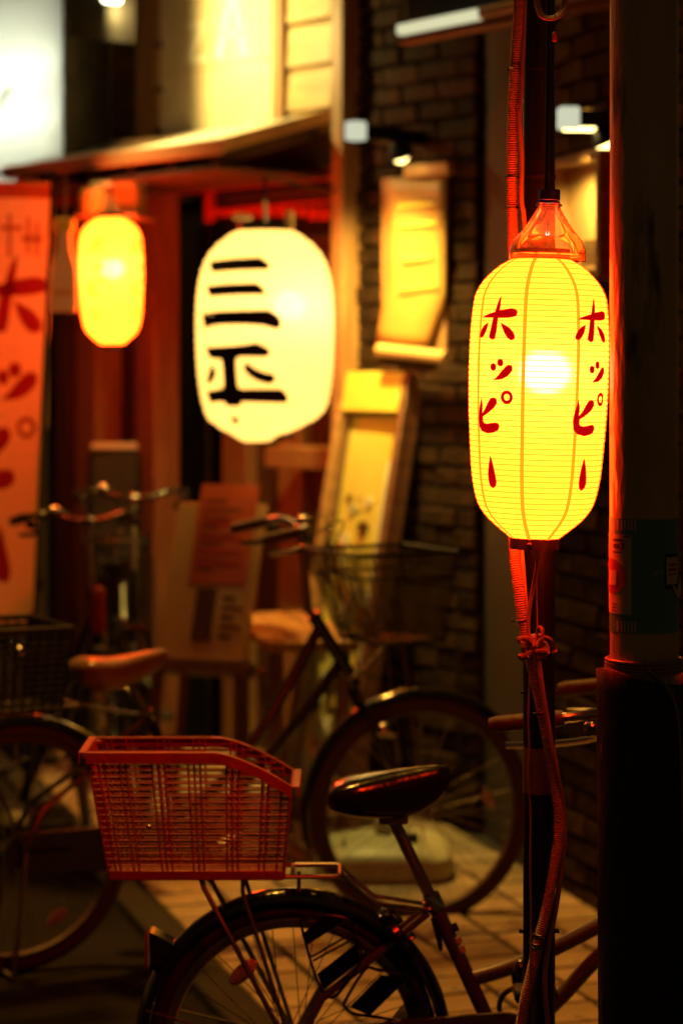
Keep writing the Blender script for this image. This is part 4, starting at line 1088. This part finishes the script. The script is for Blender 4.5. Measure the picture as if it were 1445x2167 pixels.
for s_ in (-1, 1): fl2.box(((BL + BR) / 2, s_ * hwb, zbot - .007), (BR - BL, .007, .02), bev=.002)
fl2.box((BL, 0, zbot - .007), (.007, 2 * hwb - .01, .02), bev=.002); fl2.box((BR, 0, zbot - .007), (.007, 2 * hwb - .01, .02), bev=.002); fl2.build('base_frame', M['basket_plastic'], bko)
for s_ in (.16, .57, .78):
    b = MB(); x = TL + (TR - TL) * s_; b.box((x, -hwt - .0125, ztop * 1 - .009 if s_ < .7 else zsc(bk_top(s_)) - .009), (.016, .003, .006)); b.build('rim_slot', M['ink_brown'], bko)
tg = MB(); p = b1(312, 1745); tg.sphere((p[0] + .012, -hwt + .0, p[1] + .012), .0055, 10, 8); tg.build('reflective_bead', M['chrome'], bko)
# dress guards
def guard(poly, rods, d1, d2, cnt):
    b = MB(); q = [Vector((x, -.05, z)) for x, z in [b1(*p) for p in poly]]
    b.tube(smooth_path(q + [q[0]], 3), .0032, 6)
    for (a, c, n) in rods:
        a0, a1 = [Vector((b1(*p)[0], -.05, b1(*p)[1])) for p in a]; c0, c1 = [Vector((b1(*p)[0], -.05, b1(*p)[1])) for p in c]
        for i in range(n): b.tube([a0.lerp(c0, i / max(n - 1, 1)), a1.lerp(c1, i / max(n - 1, 1))], .0023, 4, caps=False)
    return b.build('dress_guard', M['black_metal'], bike1)
guard([(636, 1935), (655, 2010), (676, 2070), (702, 2098), (742, 2055), (764, 2010), (752, 1972), (738, 1935), (690, 1925)],
      [(((640, 1968), (692, 1922)), ((650, 1985), (742, 1928)), 8), (((660, 2012), (748, 1960)), ((663, 2020), (752, 1972)), 2), (((672, 2050), (756, 1985)), ((686, 2078), (762, 2018)), 9), (((693, 2085), (735, 2050)), ((700, 2092), (742, 2054)), 3)], 0, 0, 0)
guard([(726, 2112), (770, 2040), (800, 2040), (880, 2060), (896, 2150), (800, 2138), (745, 2130)],
      [(((742, 2118), (808, 2050)), ((780, 2134), (858, 2058)), 10), (((830, 2140), (872, 2090)), ((858, 2146), (892, 2110)), 6)], 0, 0, 0)
# ring lock, lever, reflector bracket, decals
rl = MB(); p = b1(868, 1968); rl.torus((p[0] - .02, 0, p[1]), .058, .014, 24, 8, 'x', R_(-30), R_(210)); rl.xf(lambda v: Matrix.Rotation(R_(-38), 3, 'Y') @ (v - Vector((p[0], 0, p[1]))) + Vector((p[0], 0, p[1]))); rl.build('ring_lock', M['black_gloss'], bike1)
lv = MB(); p0, p1 = b1(915, 1935), b1(931, 2003); lv.tube([(p0[0], -.028, p0[1]), (p1[0] - .004, -.03, p1[1] + .03), (p1[0], -.03, p1[1])], [.006, .007, .004], 8); lv.build('quick_release_lever', M['black_plastic'], bike1)
rb = MB(); rb.prism([b1(318, 1966), b1(330, 1970), b1(368, 1992), b1(352, 2022), b1(320, 2052)], -.028, .028, 'xz'); rb.build('rear_reflector_bracket', M['black_gloss'], bike1)
rb = MB(); q0, q1 = b1(316, 1968), b1(316, 2050); rb.box(((q0[0] + q1[0]) / 2 - .004, 0, (q0[1] + q1[1]) / 2), (.006, .05, .075), bev=.003); rb.build('rear_reflector', M['reflector_red'], bike1)
for k, (u, v, l_) in enumerate(((962, 1958, 14), (970, 1985, 10), (977, 2004, 12))):
    x, z = b1(u, v); d = MB(); d.box((0, 0, 0), (.012, .002, l_ / B1 * 1.3)); d.xf(lambda p: Matrix.Rotation(R_(-22), 3, 'Y') @ p + Vector((x, -.0165, z))); d.build('decal', M['ink_dark'] if k == 0 else M['sticker_cream'], bike1)
lk = MB(); x, z = b1(1098, 2060); lk.sphere((x, -.03, z), .03, 16, 12, (.62, .8, 1.25)); lk.build('lock_body', M['black_gloss'], bike1)
lk = MB(); lk.torus((x - .005, -.03, z - .06), .038, .006, 24, 6, 'y'); lk.build('lock_cable', M['black_plastic'], bike1)

# --- bicycle 2, behind, heading right and away
r2 = Vector((-.9006, 6.55, 0)); f2 = Vector((.218, 7.15, 0)); a2 = math.atan2(f2.y - r2.y, f2.x - r2.x); L2 = (f2 - r2).length
sad2 = [(.175, .845, .80, .05), (.185, .856, .79, .07), (.21, .862, .775, .085), (.25, .858, .765, .082), (.3, .856, .765, .062), (.35, .862, .78, .045), (.4, .868, .80, .034), (.435, .872, .82, .026), (.45, .868, .84, .014)]
bike2, S2 = make_bike('black town bicycle with brown leather saddle and wire front basket', r2, a2, .345, (.53, .29), (.405, .69), (.335, .795), (.925, .945), (1.05, .76), L2 - .0, (.90, 1.195),
    [[(.5, .40), (.62, .47), (.78, .65), (.945, .90)], [(.53, .3), (.68, .44), (.86, .62), (1.02, .80)]],
    sad2, M['frame_black'], tyre=M['rubber_brown'], rimm=M['rubber_brown'], saddle_m=M['leather'], bar_half=.23, sweep=.09, steer=-14, refl=((-60, .23, -30), (8, .21, 65)), crank_a=20)
# front basket
fb = MB()
def ringp(x0, x1, hw, z): return [(x0, -hw, z), (x0 + .0, hw, z), (x1, hw, z), (x1, -hw, z)]
fx0, fx1, fz0, fz1 = .985, 1.33, .86, 1.125
fb.tube(ringp(fx0, fx1, .17, fz1), .006, 8, closed=True); fb.tube(ringp(fx0 + .09, fx1 - .02, .12, fz0), .005, 8, closed=True); fb.tube(ringp(fx0 + .03, fx1 - .007, .155, fz1 - .07), .004, 8, closed=True)
fbo = fb.build('front_basket', M['black_metal'], bike2)
def quadwalls(o, x0t, x1t, hwt_, zt, x0b, x1b, hwb_, zb, nh, nv_, r, m):
    C_b = ringp(x0b, x1b, hwb_, zb); C_t = ringp(x0t, x1t, hwt_, zt)
    for i in range(4):
        j = (i + 1) % 4; lattice(o, 'wire_side', C_b[i], C_b[j], C_t[i], C_t[j], nh, [k / nv_ for k in range(nv_ + 1)], r, m)
    lattice(o, 'wire_floor', C_b[0], C_b[3], C_b[1], C_b[2], 6, [k / 8 for k in range(9)], r, m)
quadwalls(fbo, fx0, fx1, .17, fz1, fx0 + .09, fx1 - .02, .12, fz0, 13, 15, .0024, M['wire_dark'])
b = MB(); b.tube([(1.2, 0, fz0), (1.06, 0, .74)], .006); b.tube([(1.2, .05, fz0), (L2, .06, .345)], .004); b.tube([(1.2, -.05, fz0), (L2, -.06, .345)], .004); b.build('basket_stay', M['steel_dull'], bike2)
b = MB(); b.sphere((1.13, -.085, .60), .03, 16, 10, (1.3, .8, .8)); b.build('headlight', M['chrome'], bike2)
# rear rack and rear basket
b = MB()
for s_ in (-1, 1): b.tube([(-.34, s_ * .06, .735), (.16, s_ * .06, .735)], .005); b.tube([(-.16, s_ * .06, .735), (0, s_ * .075, .345)], .005)
b.tube([(.16, -.06, .735), (.16, .06, .735)], .008); b.tube([(.16, 0, .735), (.40, 0, .68)], .005); ro = b.build('rear_rack', M['steel_dull'], bike2)
b = MB(); b.tube(ringp(-.42, .10, .17, .965), .009, 8, closed=True); b.tube(ringp(-.38, .08, .14, .745), .006, 8, closed=True); rbo = b.build('rear_basket', M['black_plastic'], bike2)
quadwalls(rbo, -.42, .10, .17, .965, -.38, .08, .14, .745, 12, 16, .003, M['black_plastic'])

# --- two dim bicycles parked nose-on by the entrance
def simple_bike(label, u, v, d, rz, hb=1.12):
    p = P(u, v, d)
    c_, s_ = math.cos(rz), math.sin(rz); bx = .88
    loc = (p.x - bx * c_, p.y - bx * s_, 0)
    sad = [(.1, .9, .85, .05), (.12, .915, .84, .08), (.17, .92, .83, .085), (.24, .915, .83, .06), (.31, .915, .85, .035), (.37, .91, .87, .015)]
    return make_bike(label, loc, rz, .33, (.45, .28), (.33, .68), (.24, .85), (.93, .92), (.99, .74), 1.12, (bx, hb), [[(.42, .42), (.6, .5), (.94, .86)], [(.45, .3), (.66, .45), (.97, .78)]], sad, M['frame_black'], bar_half=.2, sweep=.12, group='dim bicycles by the entrance', spoke=28, bar_m=M['frame_black'])
bike3, _ = simple_bike('dark bicycle parked nose-on by the entrance, its handlebar glinting orange', 185, 1098, 8.0, R_(-64), 1.155)
bike4, _ = simple_bike('dark bicycle with child seat right behind the nose-on one', 282, 1045, 8.75, R_(-81), 1.19)
# child seat on the last one
ch = MB(); ch.box((-.12, 0, .95), (.30, .27, .06), bev=.02); ch.box((-.27, 0, 1.14), (.05, .22, .36), bev=.02); cho = ch.build('child_seat', M['black_plastic'], bike4)
b = MB(); b.box((-.265, 0, 1.335), (.055, .2, .03), bev=.01); b.build('seat_rim', M['pale_metal'], cho)
b = MB(); b.box((.0, 0, .80), (.05, .2, .26), bev=.01); b.build('foot_guard', M['black_plastic'], cho)
b = MB(); b.box((.985, 0, .86), (.06, .04, .16), bev=.012); b.build('head_badge_panel', M['ink_red'], bike3)
b = MB(); b.box((1.0, 0, .62), (.03, .045, .12), bev=.01); b.build('number_plate', M['ochre'], bike3)

# ------------------------------------------------------------------ black pole with the lantern's cables
pd_ = 4.335
bp = empty('black_pole', loc=(P(1140, 0, pd_).x, pd_, 0)); tag(bp, 'slim black steel pole behind the glowing yellow lantern', 'pole')
b = MB(); b.lathe([(.0295, 0), (.0295, 3.4)], 32); b.build('pipe', M['black_metal'], bp)
def pole_band(name, v0, v1, r, m):
    z0, z1 = P(0, v1, pd_).z, P(0, v0, pd_).z; b = MB(); b.lathe([(r - .002, z0), (r, z0), (r, z1), (r - .002, z1)], 32); return b.build(name, m, bp)
pole_band('tape_band', 1580, 1676, .0302, M['tape'])
pole_band('pole_strap', 146, 152, .0306, M['black_plastic']); pole_band('pole_strap', 372, 380, .0306, M['black_plastic'])
for s_ in (-1, 1):
    b = MB(); z = P(0, 1970, pd_).z; b.tube([(s_ * .028, 0, z), (s_ * .037, 0, z)], .0045, 8); b.build('bolt', M['black_metal'], bp)
b = MB(); z = P(0, 1465, pd_).z; b.tube([(-.029, -.002, z), (-.034, -.002, z)], .0035, 8); b.tube([(.028, 0, z), (.036, -.002, z - .004)], .0035, 8); b.build('bolt', M['black_metal'], bp)

def corrugated(pts, r, pitch, name, m, parent=None, label=None, cat=None):
    path = smooth_path(pts, 8); L = [0]
    for a, c in zip(path, path[1:]): L.append(L[-1] + (c - a).length)
    n = int(L[-1] / pitch * 4); out = []; rs = []; j = 0
    for i in range(n + 1):
        s_ = L[-1] * i / n
        while j < len(L) - 2 and L[j + 1] < s_: j += 1
        t_ = (s_ - L[j]) / max(L[j + 1] - L[j], 1e-9); out.append(path[j].lerp(path[j + 1], t_)); rs.append(r * (1.0, .9, .78, .9)[i % 4])
    b = MB(); b.tube(out, rs, 12); o = b.build(name, m, parent, angle=60)
    if label: tag(o, label, cat)
    return o
hose_pts = [P(u, v, d) for u, v, d in ((1098, -60, 4.29), (1096, 40, 4.28), (1090, 130, 4.28), (1085, 250, 4.29), (1083, 380, 4.30), (1085, 520, 4.33), (1088, 700, 4.36), (1086, 900, 4.36), (1084, 1060, 4.33), (1087, 1165, 4.28), (1095, 1235, 4.265), (1105, 1310, 4.26), (1120, 1390, 4.265), (1136, 1455, 4.27), (1151, 1530, 4.275), (1168, 1620, 4.285), (1180, 1700, 4.29), (1182, 1760, 4.29), (1173, 1835, 4.285), (1155, 1930, 4.275), (1141, 1985, 4.27), (1124, 2060, 4.265), (1108, 2130, 4.26), (1098, 2220, 4.26), (1096, 2330, 4.28), (1110, 2500, 4.3))]
hose = corrugated(hose_pts, .0108, .0042, 'corrugated_conduit', M['conduit'], None, 'red-lit corrugated conduit strapped along the black pole', 'conduit')
def zip_tie(u, v, d, r, parent):
    b = MB(); c = P(u, v, d); b.torus(c, r, .0016, 20, 5, 'z'); b.box(c + Vector((-r - .001, -.003, 0)), (.005, .006, .005), bev=.001); return b.build('zip_tie', M['black_plastic'], parent)
for (u, v, d) in ((1089, 147, 4.28), (1084, 375, 4.30), (1083, 440, 4.31), (1101, 1313, 4.262), (1147, 1510, 4.273), (1144, 1977, 4.271), (1137, 1996, 4.27)): zip_tie(u, v, d, .0128, hose)
def cord(name, pts, r, m, label, cat='cord', flat=None):
    b = MB(); b.tube(smooth_path([P(*p) for p in pts], 8), r, 8, flat=flat); o = b.build(name, m); tag(o, label, cat); return o
cord('flat_cable', [(1112, -60, 4.285), (1108, 60, 4.275), (1103, 190, 4.27), (1099, 245, 4.27), (1104, 330, 4.28), (1103, 420, 4.29), (1109, 470, 4.30), (1114, 640, 4.36), (1110, 900, 4.36), (1103, 1130, 4.3), (1106, 1200, 4.275), (1113, 1290, 4.262), (1117, 1350, 4.255)], .0042, M['cord_grey'], 'grey flat cable running beside the upper conduit')
cord('lantern_tie_cord', [(1140, 1158, 4.16), (1137, 1190, 4.2), (1128, 1240, 4.235), (1119, 1295, 4.25), (1117, 1348, 4.253)], .0038, M['cord_grey'], 'pale cord from the lantern bottom down to the knot')
cord('lantern_wire', [(1132, 1162, 4.16), (1134, 1210, 4.22), (1135, 1270, 4.245), (1137, 1340, 4.25)], .0014, M['cord_grey'], 'thin twisted wire from lantern bottom to the knot', 'wire')
cord('hanging_cord', [(1117, 1380, 4.25), (1119, 1440, 4.255), (1117, 1520, 4.262), (1119, 1580, 4.262), (1117, 1650, 4.263), (1122, 1730, 4.265), (1121, 1830, 4.265), (1123, 1950, 4.262), (1122, 2050, 4.255), (1126, 2170, 4.262), (1128, 2400, 4.27)], .0036, M['cord_grey'], 'thin pale cord hanging straight down the pole below the knot', flat=(1, .5))
cord('side_cable', [(1137, 1385, 4.25), (1146, 1450, 4.25), (1158, 1530, 4.258), (1172, 1610, 4.268), (1188, 1690, 4.285), (1194, 1760, 4.29), (1188, 1830, 4.29), (1176, 1920, 4.285), (1160, 2000, 4.28), (1152, 2080, 4.275), (1160, 2200, 4.28), (1165, 2400, 4.3)], .0048, M['cord_grey'], 'dark red cable bowing out beside the lower conduit')
# knot of twine
kn = empty('twine_knot', loc=P(1125, 1368, 4.25)); tag(kn, 'bunched plastic twine knot tied round the conduit under the lantern', 'knot')
def L_(u, v, d=4.25): return P(u, v, d) - P(1125, 1368, 4.25)
for k in range(5):
    b = MB(); c = L_(1124 + k * 3, 1350 + k * 8, 4.262); b.torus(c, .018, .0042, 24, 6, 'z', sy=.9); b.xf(lambda p: Matrix.Rotation(R_(-14 + 7 * k), 3, 'Y') @ p); b.build('wrap', M['twine'], kn)
for pts in ([(1130, 1362), (1112, 1350), (1096, 1353), (1098, 1358), (1116, 1364)], [(1128, 1370), (1134, 1345), (1140, 1327), (1147, 1334), (1144, 1355), (1136, 1370)], [(1132, 1368), (1150, 1350), (1165, 1355), (1172, 1372), (1173, 1382)], [(1130, 1376), (1145, 1378), (1158, 1372), (1160, 1385)], [(1126, 1380), (1110, 1386), (1100, 1389), (1104, 1395), (1116, 1388)], [(1136, 1364), (1152, 1362), (1156, 1376), (1142, 1380), (1134, 1372)], [(1120, 1360), (1108, 1368), (1110, 1380), (1124, 1384)], [(1134, 1376), (1138, 1388), (1141, 1392)]):
    b = MB(); b.tube(smooth_path([L_(u, v, 4.243 + random.uniform(-.006, .006)) for u, v in pts], 5), .0048, 6, flat=(1, .55)); b.build('twine_end', M['twine'], kn)
# lantern cable, loop and tag
cord('lantern_cable', [(1160, -80, 4.25), (1160, 60, 4.22), (1159, 180, 4.19), (1157, 300, 4.165), (1156, 410, 4.15)], .0046, M['cord_dark'], 'black power cable holding the lantern from above')
cord('cable_loop', [(1134, -40, 4.22), (1134, 8, 4.21), (1142, 32, 4.2), (1158, 40, 4.2), (1180, 36, 4.2), (1196, 12, 4.21), (1203, -40, 4.22)], .0036, M['cord_grey'], 'loop of spare cable at the top of the pole')
cord('cable_loop', [(1140, -40, 4.23), (1141, 14, 4.22), (1160, 37, 4.205), (1186, 22, 4.21), (1194, -40, 4.22)], .003, M['cord_grey'], 'thinner inner loop of spare cable at the top of the pole')
tgp = empty('cable_tag', loc=P(1173, 78, 4.2)); tag(tgp, 'tiny orange-lit plug dangling beside the lantern cable', 'plug')
b = MB(); b.box((0, 0, 0), (.0085, .006, .018), bev=.002); b.build('plug_body', M['orange_paper'], tgp)
b = MB(); b.tube([(0, 0, .009), (.002, 0, .03), (-.004, 0, .06)], .0012, 6); b.build('string', M['cord_dark'], tgp)
# bottle used as a rain cap
bz = P(1158, 548, 4.15)
bo = empty('rain_cap_bottle', loc=bz); bo.rotation_euler = (0, R_(1.5), 0); tag(bo, 'cut clear plastic bottle top with blue cap shielding the lantern', 'bottle')
def bp_(v): return (548 - v) / SL
prof = [(.0665, bp_(552)), (.067, bp_(540)), (.0645, bp_(524)), (.0585, bp_(508)), (.046, bp_(490)), (.0335, bp_(468)), (.0245, bp_(450)), (.0205, bp_(442)), (.0195, bp_(436))]
pp = smooth_path([Vector((r, 0, z)) for r, z in prof], 4)
b = MB(); b.lathe([(p.x, p.z) for p in pp], 64, fac=lambda a, z: 1 + .012 * math.cos(8 * a) * min(1, max(0, (z - .0) / .03))); b.build('bottle_wall', M['clear_plastic'], bo, angle=180)
b = MB(); b.lathe([(.0195, bp_(437)), (.0228, bp_(436)), (.0228, bp_(432.5)), (.0195, bp_(431)), (.0185, bp_(427))], 40); b.build('neck_ring', M['clear_plastic'], bo)
b = MB(); b.lathe([(.0188, bp_(430.5)), (.0192, bp_(430)), (.0192, bp_(426.5)), (.0186, bp_(426))], 40); b.build('tamper_ring', M['cap_blue'], bo)
b = MB(); b.lathe([(.0178, bp_(424)), (.0190, bp_(423)), (.0190, bp_(405)), (.0175, bp_(401)), (.001, bp_(401))], 72, fac=lambda a, z: 1 + .012 * math.cos(40 * a)); b.build('screw_cap', M['cap_blue'], bo)
b = MB(); b.lathe([(.062, bp_(546)), (.066, bp_(540)), (.066, bp_(538)), (.06, bp_(541))], 40); b.build('cut_edge', M['clear_plastic'], bo)

# ------------------------------------------------------------------ grey pole at the right, band and wrapped casing
gd = 3.95; GR = 72 / FPX * gd
gp = empty('grey_pole', loc=(P(1362, 0, gd).x, gd, 0)); tag(gp, 'thick galvanised steel pole at the right with sheathed foot', 'pole')
b = MB(); b.lathe([(GR, 0), (GR, 3.2)], 64); b.build('pipe', M['galv'], gp)
GZ = lambda v: P(0, v, gd - GR * .7).z
cs_ = MB(); RC = 104 / FPX * gd; prof = []
zt = GZ(1432)
nseg = 46
for i in range(nseg + 1):
    z = zt * i / nseg
    prof.append((RC, z))
cs_.lathe(prof, 56, fac=lambda a, z: 1 + .012 * math.sin(3 * a + z * 6) + .007 * math.sin(7 * a - z * 17) + (.018 if .72 < z < .735 else 0) + .05 * max(0, (z - (zt - .03)) / .03) * (1 + .6 * math.sin(2 * a + 1)))
cs_.xf(lambda p: Vector((p.x + .006, p.y + .012, p.z + (.012 * math.sin(2 * math.atan2(p.y, p.x) + .6) if p.z > zt - .01 else 0))))
o = cs_.build('sheath', M['sheet_black'], gp); md = o.modifiers.new('t', 'SOLIDIFY'); md.thickness = .004
b = MB(); b.box((.095, -.04, .55), (.012, .03, 1.05), bev=.004); b.build('sheath_seam', M['sheet_black'], gp)
for k in range(11):
    a = R_(18 + 7 * k); x = (RC + .006 + .004 * (k % 3)) * math.cos(a) * 1.0; y = -(RC + .006) * math.sin(R_(40 + 6 * k)) * .9
    x = .02 + .0085 * k; pts = [Vector((x * .6 - .02, -.075, zt + .02 - .004 * k)), Vector((.03 + x * .35, -.088, zt - .03 - .012 * k)), Vector((.05 + .004 * k, -.096, zt - .16 - .02 * k)), Vector((.055 + .004 * k + .006 * math.sin(k * 2), -.1, zt - .5)), Vector((.058 + .004 * k + .008 * math.sin(k), -.102, zt - .8)), Vector((.06 + .004 * k, -.1, .1))]
    b = MB(); b.tube(smooth_path(pts, 6), .0025 + .0008 * (k % 3), 7); b.build('cable', M['cord_grey'] if k % 3 == 0 else M['cord_dark'], gp)
b = MB()
for k in range(4): b.torus((0, 0, zt + .006 + .006 * k), GR + .006, .0032, 40, 6, 'z')
b.build('cable_wrap', M['cord_grey'], gp)
# band sticker
bd = empty('band_sticker', loc=gp.location); tag(bd, 'teal printed band wrapped round the grey pole, cream panel and phone icon', 'sticker')
def onpole(u): return math.asin(max(-1, min(1, (u - 1360) / 72)))
def patch(name, f0, f1, v0, v1, off, m, n=24):
    z0, z1 = GZ(v1), GZ(v0); r = GR + off; vv = []; ff = []
    for i in range(n + 1):
        a = f0 + (f1 - f0) * i / n
        for z in (z0, z1): vv.append((r * math.sin(a), -r * math.cos(a), z))
    for i in range(n): ff.append((i * 2, i * 2 + 2, i * 2 + 3, i * 2 + 1))
    b = MB(); b.add(vv, ff); return b.build(name, m, bd, fix=False)
def ppoly(name, pts, off, m, cuts=2):
    vs_, fs = flat_mesh('stroke', pts, cuts); r = GR + off
    b = MB(); b.add([(r * math.sin(a), -r * math.cos(a), GZ(v)) for a, v in vs_], fs); return b.build(name, m, bd, fix=False)
patch('band', -math.pi, math.pi, 1098, 1340, .0008, M['teal'], 64)
patch('cream_panel', R_(-120), onpole(1326), 1131, 1300, .0016, M['sticker_cream'])
for k in range(6):
    u = 1299 + 6.5 * k; patch('print_stripe', onpole(u), onpole(u + 3.4), 1100, 1122, .0016, M['sticker_cream'], 3); patch('print_stripe', onpole(u), onpole(u + 3.4), 1314, 1338, .0016, M['sticker_cream'], 3)
fc = R_(-71); ppoly('red_disc', [(fc + .033 / GR * math.cos(2 * math.pi * i / 32), 1221 + 37 * math.sin(2 * math.pi * i / 32)) for i in range(32)], .0024, M['ink_red'], 3)
patch('disc_label', fc - .2, fc + .24, 1208, 1240, .0031, M['sticker_cream'], 8)
for (u0, u1, v0, v1) in ((1312, 1324, 1133, 1136), (1294, 1312, 1141, 1146), (1294, 1305, 1152, 1161), (1308, 1313, 1156, 1158), (1293, 1308, 1168, 1171), (1292, 1299, 1279, 1281), (1292, 1299, 1286, 1288), (1292, 1299, 1293, 1295)):
    patch('print_line', onpole(u0), onpole(u1), v0, v1, .0024, M['ink_brown'], 6)
ppoly('kana_mark', [(onpole(1306), 1149), (onpole(1314), 1149), (onpole(1312), 1160), (onpole(1307), 1166), (onpole(1306), 1164), (onpole(1310), 1157), (onpole(1310), 1153), (onpole(1306), 1153)], .0024, M['ink_brown'])
ppoly('small_emblem', [(onpole(1313 + 6 * math.cos(2 * math.pi * i / 20)), 1260 + 8 * math.sin(2 * math.pi * i / 20)) for i in range(20)], .0024, M['ochre'])
patch('phone_body', onpole(1394), onpole(1424), 1171, 1246, .0018, M['ink_dark'], 8)
patch('phone_screen', onpole(1397), onpole(1422.5), 1179, 1236, .0025, M['screen_pale'], 8)
for (u0, u1, v0, v1) in ((1403, 1418, 1192, 1197), (1401, 1419, 1202, 1208), (1402, 1417, 1213, 1217)): patch('screen_line', onpole(u0), onpole(u1), v0, v1, .0031, M['ink_red'], 5)
ppoly('hand', [(onpole(1408), 1237), (onpole(1414), 1239), (onpole(1419), 1250), (onpole(1425), 1236), (onpole(1427), 1218), (onpole(1430), 1222), (onpole(1431), 1255), (onpole(1424), 1268), (onpole(1415), 1256)], .0036, M['screen_pale'])
for pts in ([(1370, 1211), (1388, 1209), (1388, 1210.5), (1370, 1212.5)], [(1370, 1211), (1379, 1203), (1380, 1204.5), (1371.5, 1212)], [(1370, 1212), (1380, 1220), (1379, 1221), (1370, 1213.5)]): ppoly('arrow', [(onpole(u), v) for u, v in pts], .0018, M['sticker_cream'], 1)
